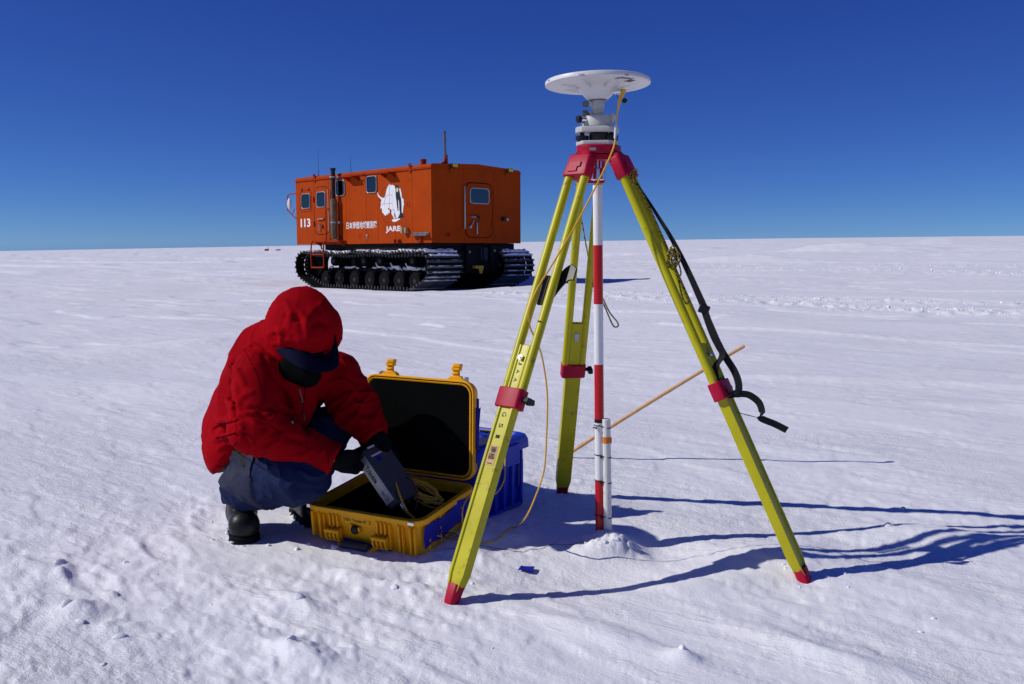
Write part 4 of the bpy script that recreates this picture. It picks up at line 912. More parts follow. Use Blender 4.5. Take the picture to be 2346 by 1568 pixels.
def rim_text(s, ang, wd, h_, m):
    a0 = math.radians(ang); n = len(s)
    d = V(math.cos(a0), math.sin(a0), 0); e = V(-math.sin(a0), math.cos(a0), 0)
    text_part('lettering', s, b0 + d*.1722 - e*wd/2 + AZ*.0520, e, AZ, wd, h_, m, an, .0002, .01)
rim_text('Trimble', -112, .020, .006, M['ink_blue']); rim_text('GNSS', -64, .015, .005, M['ink']); rim_text('GNSS', -160, .015, .005, M['ink'])
st = V(math.cos(-.95), math.sin(-.95), 0); st2 = V(-st.y, st.x, 0)
MB().add([b0 + st*.118 - st2*.035 + AZ*.0458, b0 + st*.150 - st2*.035 + AZ*.0474, b0 + st*.150 + st2*.03 + AZ*.0474, b0 + st*.118 + st2*.03 + AZ*.0458], [(0, 1, 2, 3)]).build('sticker', M['label_white'], an)
MB().add([b0 + st*.119 + st2*.004 + AZ*.0455, b0 + st*.149 + st2*.004 + AZ*.0471, b0 + st*.149 + st2*.03 + AZ*.0471, b0 + st*.119 + st2*.03 + AZ*.0455], [(0, 1, 2, 3)]).build('sticker_print', M['bumper_grey'], an)
cn = b0 + V(.052, -.030, .022)
MB().cyl(cn, cn + V(.020, -.010, 0), .0085, n=14).build('connector', M['chrome'], an, smooth=40)
dc = PY(1431, 231, 3.0)
MB().ball(dc, (.009, .009, .0085), 12, 8).build('dust_cap', M['knob_black'], an, smooth=60)
MB().tube([cn + V(.004, 0, -.006), cn + V(.010, -.004, -.018), dc + V(-.008, 0, .002)], .001, 5, sub=4).build('cap_cord', M['knob_black'], an)
# antenna cable
c_end = cn + V(.024, -.012, .002)
cb = empty('antenna_cable', G(1120, 1254), 'long orange yellow cable hanging from the antenna past the tripod leg to the case', 'cable')
pts = [c_end + V(.004, -.004, .0), PY(1417, 245, 2.985), PY(1411, 290, 2.975), PY(1408, 330, 2.960), PY(1392, 372, 2.925), PY(1364, 430, 2.885), PY(1333, 490, 2.850), PY(1298, 552, 2.800), PY(1258, 618, 2.755),
       PY(1232, 660, 2.735), PY(1215, 700, 2.735), PY(1211, 728, 2.790), PY(1217, 757, 2.840), PY(1233, 790, 2.845), PY(1245, 835, 2.845), PY(1254, 910, 2.835), PY(1252, 1000, 2.835), PY(1247, 1075, 2.845), PY(1230, 1130, 2.86), PY(1205, 1185, 2.875)]
for u, v in ((1180, 1220), (1150, 1242), (1120, 1254), (1085, 1257), (1050, 1250), (1022, 1240)):
    q = G(u, v); pts.append(V(q.x, q.y, H(q.x, q.y)+.004))
pts.append(PY(1003, 1228, 2.945))
pts = spline(pts, 6); hz = Hn(np.array([p.x for p in pts]), np.array([p.y for p in pts]))
pts = [V(p.x, p.y, max(p.z, z + .0035)) for p, z in zip(pts, hz)]
MB().tube(pts, .0027, 8).build('cable', M['cable'], cb, smooth=80)
MB().tube([c_end + V(-.004, 0, .002), c_end + V(.004, -.003, .002), PY(1419, 232, 2.985), PY(1415, 256, 2.983)], [.0065, .0075, .0052, .003], 10).build('strain_relief', M['cable'], cb, smooth=60)
MB().tube([PY(1411, 287, 2.9755), PY(1409, 318, 2.966)], .0042, 8).build('cable_tag', M['label_white'], cb, smooth=60)

# ------------------------------------------------------------------ red and white pole with its tied stake, bamboo, scraps
PB = PY(1375, 1250, AY); PT = PY(1369, 425, AY)
pole = empty('range_pole', (PB.x, PB.y, H(PB.x, PB.y)), 'red and white banded survey pole standing under the tripod head', 'pole')
def pol(v): 
    r = ray(1372, v); z = CAMZ + r.z*AY/r.y; t = (z-PB.z)/(PT.z-PB.z); return PB + (PT-PB)*t
vv = [425, 562, 697, 835, 960, 968, 1100, 1222, 1262]; cc = ['pole_white', 'pole_red', 'pole_white', 'pole_red', 'tie_black', 'pole_white', 'pole_red', 'pole_white']
for a, b, m in zip(vv[:-1], vv[1:], cc):
    MB().cyl(pol(a), pol(b), .0158 if m != 'tie_black' else .0163, n=28).build('band', M[m], pole, smooth=40)
sb = PY(1393, 1262, AY-.012); stp_ = PY(1389, 960, AY-.012)
stake = empty('stake', (sb.x, sb.y, 0), 'short weathered white stake tied to the right of the banded pole', 'stake')
MB().cyl(sb, stp_, .0142, .0142, n=20).build('shaft', M['stake_white'], stake, bevel=.002)
def stk(v):
    t = (v-1262)/(960-1262.0); return sb + (stp_-sb)*t
for v, m, h_, n_ in ((1007, 'tape_orange', .022, 'tape'), (1224, 'tie_black', .010, 'tape')):
    c = stk(v); MB().cyl(c-V(0,0,h_/2), c+V(0,0,h_/2), .0149, n=20).build(n_, M[m], stake, smooth=40)
MB().box(stk(1007)+V(.014, -.006, -.002), (.006, .002, .02)).build('tape_end', M['tape_orange'], stake)
for v, ex_ in ((978, 1), (1045, 0), (1103, 0), (1183, 0)):
    z = stk(v).z; c1, c2 = pol(v+2), stk(v); lp = []
    for k in range(20):
        a = 2*math.pi*k/20; d = V(math.cos(a), math.sin(a), 0); cen = c2 if d.x > 0 else c1; rr_ = .0150 if d.x > 0 else .0168
        lp.append(V(cen.x, cen.y, z + (.004 if d.x < 0 else -.003)) + d*rr_)
    tie = empty('cable_tie', c1, ('topmost black cable tie with a long loose tail round pole and stake' if ex_ else {1045: 'second black cable tie from the top round pole and stake', 1103: 'third black cable tie from the top, at the red band edge', 1183: 'lowest black cable tie round pole and stake'}[v]), 'cable tie', 'cable ties round pole and stake')
    MB().tube(lp, .0017, 6, closed=True).build('loop', M['tie_black'], tie, smooth=60)
    MB().box(c1 + V(-.012 if ex_ else .004, -.0175, .002), (.006, .006, .006)).build('lock', M['tie_black'], tie)
    if ex_: MB().tube([c1 + V(-.012, -.0175, .002), c1 + V(-.024, -.018, .004)], .002, 6).build('tail', M['tie_black'], tie)
# bamboo
b0_ = G(1288, 1050); b1_ = PY(1705, 793, 4.05)
bam = empty('bamboo_stick', (b0_.x, b0_.y, H(b0_.x, b0_.y)), 'slanting tan bamboo stick stuck in the snow behind the banded pole', 'stick')
b0_ = b0_ - (b1_-b0_).normalized()*.05
m = MB(); d = b1_-b0_; pts = []; rs = []
nd = [.16, .34, .51, .62, .83, .985]
for k in range(60):
    t = k/59; rr_ = .0088*(1-.12*t)
    for q in nd:
        if abs(t-q) < .010: rr_ *= 1.13
    pts.append(b0_ + d*t + V(0, 0, .008*math.sin(math.pi*t))); rs.append(rr_)
m.tube(pts, rs, 12).build('cane', M['bamboo'], bam, smooth=60)
MB().cyl(pts[-1], pts[-1] + d.normalized()*.0008, .0055, n=10).build('hollow_end', M['ink'], bam)
# blue scrap
c = G(1206, 1297); c.z = H(c.x, c.y) + .006
sc_ = MB(); grid = [[c + V(.038*(i/4-.5)*1.15 + .010*(j/3-.5), .034*(j/3-.5) - .012*(i/4-.5), .0012*math.sin(i*1.3+j) + .002*(j == 3)) for i in range(5)] for j in range(4)]
vs = [p for r in grid for p in r]; vs += [p - V(0, 0, .0012) for p in vs]
fs = [(j*5+i, j*5+i+1, (j+1)*5+i+1, (j+1)*5+i) for j in range(3) for i in range(4)]; fs += [tuple(20+q for q in f[::-1]) for f in fs]
o = sc_.add(vs, fs).build('tape_scrap', M['tape_blue']); tag(o, 'small scrap of blue tape lying on the snow between the tripod legs', 'tape')
# thin wire lying on the snow
pts = []
for k in range(30):
    u = 1018 + 355*k/29; v = 1262 + 4*math.sin(k*.5) - 8*(k/29)**2; q = G(u, v); pts.append(V(q.x, q.y, H(q.x, q.y)+.0015))
o = MB().tube(pts, .0009, 5).build('thin_wire', M['bumper_grey'], smooth=80); tag(o, 'thin grey wire trailing over the snow to the pole foot', 'wire')
# ------------------------------------------------------------------ open yellow case with receiver, cable and blue crate
_ya = math.radians(-27.0); EX = V(math.cos(_ya), math.sin(_ya), 0); EYh = V(-math.sin(_ya), math.cos(_ya), 0)
EY = (EYh*math.cos(math.radians(5.7)) + V(0, 0, 1)*math.sin(math.radians(5.7))).normalized(); EZ = EX.cross(EY)
CW, CD, CH = .478, .380, .130
CO = V(-.296, 2.868, .120) - EX*CW - EZ*CH
case = empty('hard_case', CO, 'open yellow hard case with black foam lid, lying on the snow before the person', 'case', mat3=Matrix((EX, EY, EZ)).transposed())
def LC(mb, name, m, parent=case, **k): return mb.build(name, m, parent, local=True, **k)
X1, Y1, Z1_ = V(1,0,0), V(0,1,0), V(0,0,1)
def loft(loops):
    mb = MB(); n = len(loops[0]); vs = [p for l in loops for p in l]
    fs = [(i*n+q, i*n+(q+1) % n, (i+1)*n+(q+1) % n, (i+1)*n+q) for i in range(len(loops)-1) for q in range(n)]
    fs += [tuple(range(n-1, -1, -1)), tuple((len(loops)-1)*n+q for q in range(n))]
    return mb.add(vs, fs)
def rl(i, z, r=.05): return [(x, y, z) for x, y in rrect(i, i, CW-i, CD-i, max(r-i*.5, .01), 6)]
base = LC(loft([rl(.022, 0), rl(.014, .008), rl(.008, .100), rl(.008, .106), rl(0, .110), rl(0, CH-.002), rl(.002, CH), rl(.009, CH), rl(.0095, CH-.004), rl(.013, CH-.004), rl(.0135, CH), rl(.018, CH), rl(.019, CH-.01), rl(.028, .03)]), 'base', M['case_yellow'], smooth=35)
LC(loft([rl(.030, .030), rl(.030, .045)]), 'base_foam', M['foam'], bevel=.004)
LC(MB().ring(rrect(.0195, .0195, CW-.0195, CD-.0195, .04, 6), rrect(.034, .034, CW-.034, CD-.034, .03, 6), (0, 0, .04), X1, Y1, V(0, 0, .055)), 'foam_liner', M['foam'])
# front face: ribs, pockets, latch lugs, handle, valve, label
def fr_box(x0, x1, z0, z1, d, nm, m='case_yellow', par=base, b=.003, y0=.012): return LC(MB().bb((x0, -d, z0), (x1, y0, z1)), nm, M[m], par, bevel=b)
for x0, x1, z0 in ((.030, .040, .022), (.062, .070, .018), (.082, .088, .018), (.352, .360, .02), (.388, .396, .018), (.404, .409, .01), (.432, .439, .012), (.449, .455, .012)):
    fr_box(x0, x1, z0, .112, .006, 'front_rib')
for x0 in (.108, .124, .140, .304, .320, .336): fr_box(x0, x0+.006, .070, .113, .007, 'latch_guide', b=.0015)
for xc in (.128, .322):
    lug = LC(MB().prism([(0, .018), (-.022, .022), (-.030, .045), (-.024, .064), (0, .068)], (xc-.028, .004, 0), Y1, Z1_, V(.007, 0, 0)), 'latch_lug', M['case_yellow'], base, bevel=.002)
    for k in range(1, 4):
        LC(MB().prism([(0, .018), (-.022, .022), (-.030, .045), (-.024, .064), (0, .068)], (xc-.028+k*.0165, .004, 0), Y1, Z1_, V(.007, 0, 0)), 'lug_fin', M['case_yellow'], lug, bevel=.002)
    LC(MB().cyl((xc-.030, -.018, .058), (xc+.031, -.018, .058), .0075, n=14), 'lug_barrel', M['case_yellow'], lug, smooth=40)
    LC(MB().bb((xc-.024, -.016, .022), (xc+.024, .002, .026)), 'lug_floor', M['case_yellow'], lug)
hdl = LC(MB().tube([(.150, .0, .020), (.155, -.018, .014), (.170, -.026, .008), (.280, -.026, .008), (.295, -.018, .014), (.300, .0, .020)], .0075, 10), 'handle', M['case_yellow'], base, smooth=60)
LC(MB().lathe([(.008, .0), (.0135, .003), (.0135, .107), (.008, .110)], (.170, -.025, .020), (1, 0, 0), 16), 'handle_grip', M['bumper_grey'], hdl, smooth=40)
LC(MB().lathe([(.0150, 0), (.0155, .004), (.0150, .010), (.012, .012), (.0115, .010), (.003, .0095)], (.212, .006, .066), (0, -1, 0), 22), 'pressure_valve', M['knob_black'], base, smooth=40)
fr_box(.192, .200, .070, .086, .003, 'valve_boss', b=.001); fr_box(.225, .233, .062, .078, .003, 'valve_boss', b=.001)
pl = fr_box(.160, .272, .090, .112, .0005, 'name_plate', b=.001)
text_part('lettering', '5700 / Trimble R7', (.168, -.0010, .095), X1, Z1_, .096, .0115, M['ink'], pl, .0003, .012, True)
for x, y in ((.440, -.0012), ): LC(MB().bb((x-.012, -.0022, CH-.014), (x+.012, .002, CH-.003)), 'corner_plate', M['chrome'], base, bevel=.001)
LC(MB().bb((.008, .004, CH-.012), (.022, .012, CH+.0015)), 'corner_plate', M['chrome'], base, bevel=.001)
for x0, x1 in ((.395, .47),): pass
# side ribs (right end)
for y0 in (.05, .12, .26, .33): LC(MB().bb((CW-.012, y0, .015), (CW-.001, y0+.008, .110)), 'side_rib', M['case_yellow'], base, bevel=.002)
# blue tape
tp = MB(); n_, m_ = 14, 5; vs = []
for j in range(m_):
    for i in range(n_):
        y = .020 + .300*i/(n_-1); z = (.030 + .074*j/(m_-1)) + .006*math.sin(i*.9)*(1 if j in (0, m_-1) else .2)
        if i > 8 and j == m_-1: z += .012
        vs.append((CW + .0015 + .003*math.sin(i*1.7+j*2.1) + .002*math.sin(i*.6) + (.002 if z > .106 else -.006*(.11-z)/.1), y, z))
fs = [(j*n_+i, j*n_+i+1, (j+1)*n_+i+1, (j+1)*n_+i) for j in range(m_-1) for i in range(n_-1)]
vs2 = [(x-.0025, y, z) for x, y, z in vs]; k0 = len(vs)
bd = [i for i in range(n_)] + [j*n_+n_-1 for j in range(1, m_)] + [(m_-1)*n_+i for i in range(n_-2, -1, -1)] + [j*n_ for j in range(m_-2, 0, -1)]
fs += [tuple(k0+q for q in f[::-1]) for f in fs] + [(bd[i], bd[(i+1) % len(bd)], k0+bd[(i+1) % len(bd)], k0+bd[i]) for i in range(len(bd))]
LC(tp.add(vs + vs2, fs), 'blue_tape', M['tape_blue'], smooth=60)
LC(MB().prism([(.085, .0), (.350, .0), (.350, .012), (.30, .018), (.16, .026), (.095, .034)], (0, .010, 0), X1, Z1_, V(0, -.0015, 0)), 'blue_tape', M['tape_blue'])
# lid
HL = CO + EY*CD + EZ*CH - EX*.018
LU = (V(0, 0, 1)*.35 + V(-.02, .050, 0)).normalized(); LU = (LU - EX*LU.dot(EX)*.6).normalized(); LN = EX.cross(LU)               # LN points to the front
if LN.dot(V(0, -1, 0)) < 0: LN = -LN
LM = Matrix((EX, LU, LN)).transposed().to_4x4(); LM.translation = HL + LU*.006
LI = ROOTM[case].inverted() @ LM
LDp = .362
def LL(mb, name, m, parent=case, **k):
    me = mb.mesh(name); me.transform(LI); return link_mesh(name, me, m, parent, local=True, **k)
def lr(i, z, r=.045): return [(x, y, z) for x, y in rrect(i, i, CW-i, LDp-i, max(r-i*.6, .008), 6)]
lid = LL(loft([lr(.016, -.046), lr(.006, -.042), lr(.002, -.020), lr(0, -.018), lr(0, -.002), lr(.002, 0), lr(.006, 0), lr(.0065, -.003), lr(.0105, -.003), lr(.011, .002), lr(.0135, .002), lr(.014, -.003), lr(.0145, -.003), lr(.0150, 0), lr(.0165, 0), lr(.017, -.006), lr(.0175, -.030)]), 'lid', M['case_yellow'], smooth=35)
LL(MB().ring(rrect(.0066, .0066, CW-.0066, LDp-.0066, .041, 6), rrect(.0104, .0104, CW-.0104, LDp-.0104, .039, 6), (0, 0, -.003), X1, Y1, V(0, 0, .0015)), 'seal_ring', M['rubber'], lid)
LL(loft([lr(.0178, -.028), lr(.0178, -.006), lr(.021, -.003)]), 'lid_foam', M['foam'], lid, smooth=40)
for xc in (.105, .395):
    bk = LL(MB().prism([(-.045, 0), (.040, 0), (.030, .014), (.018, .020), (-.018, .020), (-.032, .010)], (xc, LDp-.006, -.030), X1, Y1, V(0, 0, .022)), 'latch_base', M['case_yellow'], lid, bevel=.002)
    LL(MB().bb((xc-.013, LDp+.008, -.026), (xc+.013, LDp+.040, -.014)).bb((xc-.016, LDp+.034, -.030), (xc+.019, LDp+.050, -.008)).bb((xc-.008, LDp+.046, -.026), (xc+.024, LDp+.060, -.006)).bb((xc-.018, LDp+.020, -.024), (xc+.010, LDp+.026, -.009)), 'latch', M['case_yellow'], bk, bevel=.003)
    sx = -1 if xc < .2 else 1
    LL(MB().bb((xc+sx*.040-.007, LDp-.004, -.030), (xc+sx*.040+.007, LDp+.012, -.009)).cyl((xc+sx*.040, LDp+.004, -.010), (xc+sx*.040, LDp+.004, -.008), .004, n=10), 'lock_plate', M['alu'], bk, bevel=.001)
LL(MB().prism([(0, .12), (.014, .118), (.016, .20), (.022, .27), (.010, .262), (0, .268)], (CW-.001, 0, -.016), X1, Y1, V(0, 0, -.0015)), 'blue_tape', M['tape_blue'], lid)
LL(MB().prism([(0, .10), (.012, .10), (.010, .30), (0, .30)], (CW-.001, 0, -.024), X1, Y1, V(0, 0, -.0015)), 'blue_tape', M['tape_blue'], lid)

# receiver held over the case
cw = lambda a, b, c_: V(a, b*_s - c_*_c, b*_c + c_*_s)
e1 = cw(.585, -.805, .157).normalized(); e2 = cw(.5, .2, -.84); e2 = (e2 - e1*e2.dot(e1)).normalized(); e3 = e2.cross(e1)
RL, RW, RT = .222, .128, .052
P3_ = PY(913, 1155, 3.015); P2_ = P3_ - e1*RL
rec = empty('gnss_receiver', P3_, 'slate grey and silver receiver box held tilted over the open case', 'receiver')
RMx = Matrix((e1, e2, e3)).transposed()
def rbox(a0, a1, b0, b1, c0, c1, nm, m, par=rec, bv=.002):
    c = P2_ + e1*(a0+a1)/2 + e2*(b0+b1)/2 + e3*(c0+c1)/2
    return MB().box(c, (a1-a0, b1-b0, c1-c0), RMx).build(nm, M[m], par, bevel=bv)
body = rbox(.018, RL-.018, .0, RW, .0, RT, 'body', 'slate', bv=.006)
for a0, a1, t in ((0, .022, 0), (RL-.022, RL, 1)):
    m = MB(); q = []
    for b, c_ in rrect(-.002, -.002, RW+.002, RT+.002, .012, 3): q.append((b, c_))
    sm = [(RW/2+(b-RW/2)*.93, RT/2+(c_-RT/2)*.86) for b, c_ in q]
    l0 = [P2_ + e1*(a0 if t else a1) + e2*b + e3*c_ for b, c_ in q]; l1 = [P2_ + e1*(a1-.006 if t else a0+.006) + e2*b + e3*c_ for b, c_ in q]; l2 = [P2_ + e1*(a1 if t else a0) + e2*b + e3*c_ for b, c_ in sm]
    loft([l0, l1, l2]).build('end_bumper', M['bumper_grey'], rec, smooth=35)
sv_ = rbox(.020, RL-.020, -.0015, .004, .005, RT-.003, 'silver_face', 'silver', bv=.001)
rbox(.020, RL-.020, -.0019, -.0010, .0115, .0122, 'face_line', 'slate', sv_, 0); rbox(.020, RL-.020, -.0019, -.0010, .0395, .0400, 'face_line', 'slate', sv_, 0)
sg = .0003 if e1.cross(-e3).dot(-e2) > 0 else -.0003
text_part('lettering', 'Trimble', P2_ + e1*.052 - e2*.0019 + e3*.036, e1, -e3, .066, .020, M['ink'], sv_, sg, .035)
text_part('lettering', 'Net', P2_ + e1*.152 - e2*.0019 + e3*.0335, e1, -e3, .019, .011, M['ink'], sv_, sg, .02)
rbox(.1735, .192, -.0021, -.0012, .0215, .0350, 'mark', 'ink', sv_, 0)
text_part('lettering', 'R9', P2_ + e1*.1755 - e2*.0025 + e3*.0335, e1, -e3, .0145, .0105, M['label_white'], sv_, sg, .02)
for a0, a1, b0, b1, m in ((.030, .036, .022, .075, 'label_white'), (-.001, .005, .025, .085, 'label_white'), (.040, .062, .035, .058, 'tape_blue')):
    lb = rbox(a0, a1, b0, b1, -.0012 if a0 > .02 else -.0035, .001, 'sticker', m, rec, 0)
sg2 = .0003 if e2.cross(-e1).dot(-e3) > 0 else -.0003
text_part('lettering', 'B', P2_ + e2*.040 + e1*.058 - e3*.0018, e2, -e1, .010, .013, M['ink'], rec, sg2, .02)
pc = P2_ + e1*RL + e2*.030 + e3*.020
MB().cyl(pc, pc+e1*.014, .0065, n=14).cyl(pc+e1*.014, pc+e1*.020, .008, n=14).build('antenna_socket', M['chrome'], rec, smooth=40)
MB().cyl(P2_+e1*RL+e2*.07+e3*.02, P2_+e1*(RL+.012)+e2*.07+e3*.02, .007, n=12).build('port', M['bumper_grey'], rec, smooth=40)
MB().cyl(P2_+e1*RL+e2*.10+e3*.02, P2_+e1*(RL+.010)+e2*.10+e3*.02, .008, n=12).build('port', M['bumper_grey'], rec, smooth=40)
# cable coil in the case
co_ = empty('cable_coil', PY(975, 1135, 3.13), 'coil of orange yellow cable lying in the case beside the receiver', 'cable')
rn = random.Random(21); cc0 = PY(972, 1122, 3.13); a1_ = (PY(1030, 1160, 3.05) - PY(905, 1082, 3.18)).normalized(); a2_ = V(.35, .75, .5); a2_ = (a2_ - a1_*a2_.dot(a1_)).normalized()
m = MB(); pts = []
for k in range(8*14):
    t = 2*math.pi*k/14; w_ = k/14; pts.append(cc0 + a1_*(.070 + .016*math.sin(w_*1.7))*math.cos(t) + a2_*(.028 + .010*math.sin(w_*2.3+1))*math.sin(t) + V(rn.uniform(-.003, .003), .004*math.sin(w_*1.1), (w_-7)*.0035 + rn.uniform(-.003, .003)))
m.tube(pts, .0031, 7, sub=2).build('coil', M['cable'], co_, smooth=80)
MB().tube([pc+e1*.018, pc+e1*.035+V(.006, 0, -.004), pc+e1*.05+V(.02, 0, -.012)], .0055, 8).build('connector_sleeve', M['cable'], co_, smooth=60)
MB().tube([PY(905, 1086, 3.13), PY(908, 1110, 3.07), PY(920, 1145, 3.02), PY(936, 1178, 2.985)], .0034, 8, sub=6).build('cable_lead', M['cable'], co_, smooth=80)
o = MB().tube([PY(922, 1090, 3.14), PY(945, 1105, 3.09), PY(955, 1140, 3.05), PY(952, 1172, 3.01)], .0022, 6, sub=5).build('binding_cord', mat('cord_red', (0.12, 0.02, 0.03), 0.8, var=0.5, scale=300), co_, smooth=80)
# loose loop of thin cable between case and crate
o = MB().tube([PY(1160, 1030, 3.30), PY(1157, 1060, 3.22), PY(1155, 1100, 3.16), PY(1135, 1132, 3.13), PY(1108, 1132, 3.12), PY(1084, 1130, 3.10), PY(1062, 1158, 3.02), PY(1060, 1195, 2.99), PY(1064, 1214, 3.0)], .0022, 7, sub=6).build('thin_cable', M['cable'], smooth=80)
tag(o, 'thin yellow cable looping between the case and the blue crate', 'cable')
kp = PY(1005, 1228, 2.93)
o = MB().tube([kp + V(.0, .01, .01), kp + V(.03, -.02, .012), kp + V(.06, -.01, .0), kp + V(.05, .02, .002), kp + V(.01, .015, .004), kp + V(.03, -.03, .002)], .0016, 6, sub=5).build('black_wire', M['knob_black'], smooth=80)
tag(o, 'tangle of thin black wire at the taped side of the yellow case', 'wire')

# blue crate
du = V(.523, .852, 0).normalized(); dv = V(-du.y, du.x, 0)
QA = V(-.112, 3.245, -.02); QL, QW, QH = .325, .47, .275
crate = empty('storage_crate', QA, 'blue plastic storage crate with a lid, behind the yellow case', 'crate', mat3=Matrix((du, dv, V(0,0,1))).transposed())
def LQ(mb, name, m, parent=crate, **k): return mb.build(name, m, parent, local=True, **k)
def ql(i, z, r=.03, o=0): return [(x, y, z) for x, y in rrect(i-o, i-o, QL-i+o, QW-i+o, r, 4)]
cbx = LQ(loft([ql(.018, 0), ql(.004, QH-.04), ql(.002, QH-.02)]), 'tub', M['crate_blue'], smooth=35)
for x in (.035, .090, .150, .210, .278): LQ(MB().bb((x, -.004 + .0, .03), (x+.012, .016, QH-.035)), 'rib', M['crate_blue'], cbx, bevel=.002)
LQ(MB().bb((.03, -.001, .022), (.295, .02, .036)), 'rib', M['crate_blue'], cbx, bevel=.003)
for y in (.05, .14, .23, .32, .41): LQ(MB().bb((QL-.014, y, .03), (QL+.002, y+.012, QH-.035)), 'rib', M['crate_blue'], cbx, bevel=.002)
cl_ = LQ(loft([ql(0, QH-.030, .03, .008), ql(0, QH-.028, .03, .014), ql(0, QH+.004, .03, .012), ql(0, QH+.022, .03, .004), ql(.006, QH+.026), ql(.020, QH+.026), ql(.026, QH+.014), ql(.030, QH+.013)]), 'crate_lid', M['crate_blue'], smooth=35)
LQ(MB().bb((.100, -.024, QH-.075), (.235, -.010, QH+.004)).bb((.092, -.018, QH-.068), (.102, .006, QH-.006)), 'clasp', M['crate_blue'], cl_, bevel=.004)
LQ(MB().bb((.075, .05, QH+.0135), (.20, .14, QH+.0165)), 'paper_label', M['label_white'], cl_)
LQ(MB().tube([(.20, .02, QH+.03), (.22, .06, QH+.04), (.235, .10, QH+.035), (.23, .16, QH+.03), (.20, .14, QH+.038), (.215, .05, QH+.036)], .005, 7, sub=4), 'cord', M['rope'], cl_, smooth=80)
LQ(MB().bb((.262, .001, .10), (.300, .014, .20)), 'sticker', M['tape_blue'], cbx)
# ------------------------------------------------------------------ crouching person
def A3(v): return np.array(v[:], np.float32)
def _n(v): v = np.asarray(v, np.float32); return v/np.linalg.norm(v)
def rc(P, a, b, r1, r2):
    a, b = A3(a), A3(b); ab = b-a; L2 = float(ab@ab) + 1e-12
    t = np.clip(((P-a)@ab)/L2, 0, 1); q = P - a - t[:, None]*ab
    return np.sqrt((q*q).sum(1)) - (r1 + (r2-r1)*t)
def ell(P, c, ax, r):
    q = (P - A3(c)) @ np.stack(ax, 1).astype(np.float32); q1 = q/np.float32(r); k0 = np.sqrt((q1*q1).sum(1)); q2 = q1/np.float32(r); k1 = np.sqrt((q2*q2).sum(1)) + 1e-9
    return k0*(k0-1)/k1
def smin(a, b, k):
    h = np.clip(0.5 + 0.5*(b-a)/k, 0, 1); return b*(1-h) + a*h - k*h*(1-h)
def smax(a, b, k): return -smin(-a, -b, k)
def hash3(ix, iy, iz, seed):
    h = (ix*374761393 + iy*668265263 + iz*2147483647 + seed*144269) & 0xFFFFFFFF
    h = ((h ^ (h >> 13))*1274126177) & 0xFFFFFFFF; h = h ^ (h >> 16); return (h & 0xFFFF)/65535.0
def noise3(P, seed=0):
    I = np.floor(P).astype(np.int64); f = P - I; u = f*f*(3-2*f); s = 0
    for dx in (0, 1):
        for dy in (0, 1):
            for dz in (0, 1):
                w = (u[:, 0] if dx else 1-u[:, 0])*(u[:, 1] if dy else 1-u[:, 1])*(u[:, 2] if dz else 1-u[:, 2])
                s = s + w*hash3(I[:, 0]+dx, I[:, 1]+dy, I[:, 2]+dz, seed)
    return s - 0.5
def surface_nets(fn, lo, hi, h, disp=None):
    lo, hi = np.array(lo, np.float32), np.array(hi, np.float32); n = np.ceil((hi-lo)/h).astype(int) + 1
    g = [lo[i] + h*np.arange(n[i], dtype=np.float32) for i in range(3)]
    # coarse pass: only blocks near the surface are evaluated finely
    F = np.full(n, 1.0, np.float32); B = 12
    for i in range(0, n[0], B):
        X, Y, Z = np.meshgrid(g[0][i:i+B], g[1], g[2], indexing='ij'); P = np.stack([X.ravel(), Y.ravel(), Z.ravel()], 1)
        sub = fn(P)
        if disp is not None:
            m = np.abs(sub) < 0.03
            if m.any(): sub[m] = sub[m] + disp(P[m])
        F[i:i+B] = sub.reshape(X.shape)
    F[0] = F[-1] = 1; F[:, 0] = F[:, -1] = 1; F[:, :, 0] = F[:, :, -1] = 1
    S_ = F < 0; c = tuple(k-1 for k in n); acc = np.zeros(c + (3,), np.float32); cnt = np.zeros(c, np.float32)
    for ax in range(3):
        o = [a for a in range(3) if a != ax]
        for d0 in (0, 1):
            for d1 in (0, 1):
                sl = [None]*3; sl[ax] = slice(0, n[ax]-1); sl[o[0]] = slice(d0, n[o[0]]-1+d0); sl[o[1]] = slice(d1, n[o[1]]-1+d1)
                s2 = list(sl); s2[ax] = slice(1, n[ax]); a, b = F[tuple(sl)], F[tuple(s2)]
                m = (a < 0) != (b < 0); t = np.where(m, a/np.where(m, a-b, 1), 0)
                acc[..., ax] += np.where(m, t, 0); acc[..., o[0]] += m*d0; acc[..., o[1]] += m*d1; cnt += m
    act = cnt > 0; idx = np.full(c, -1, np.int64); idx[act] = np.arange(act.sum())
    cell = np.argwhere(act); v = lo + (cell + acc[act]/cnt[act][:, None])*h
    faces = []
    for ax in range(3):
        o = [(ax+1) % 3, (ax+2) % 3]; sl = [slice(1, n[a]-1) for a in range(3)]; sl[ax] = slice(0, n[ax]-1)
        s2 = list(sl); s2[ax] = slice(1, n[ax]); a, b = S_[tuple(sl)], S_[tuple(s2)]; e = np.argwhere(a != b)
        if not len(e): continue
        fl = a[tuple(e.T)]; e = e + np.array([s.start for s in sl])
        q = []
        for d0, d1 in ((0, 0), (1, 0), (1, 1), (0, 1)):
            k = e.copy(); k[:, o[0]] -= 1-d0; k[:, o[1]] -= 1-d1; q.append(idx[tuple(k.T)])
        q = np.stack(q, 1); q[~fl] = q[~fl][:, ::-1]; faces.append(q)
    f = np.vstack(faces); f = f[(f >= 0).all(1)]
    return v, f
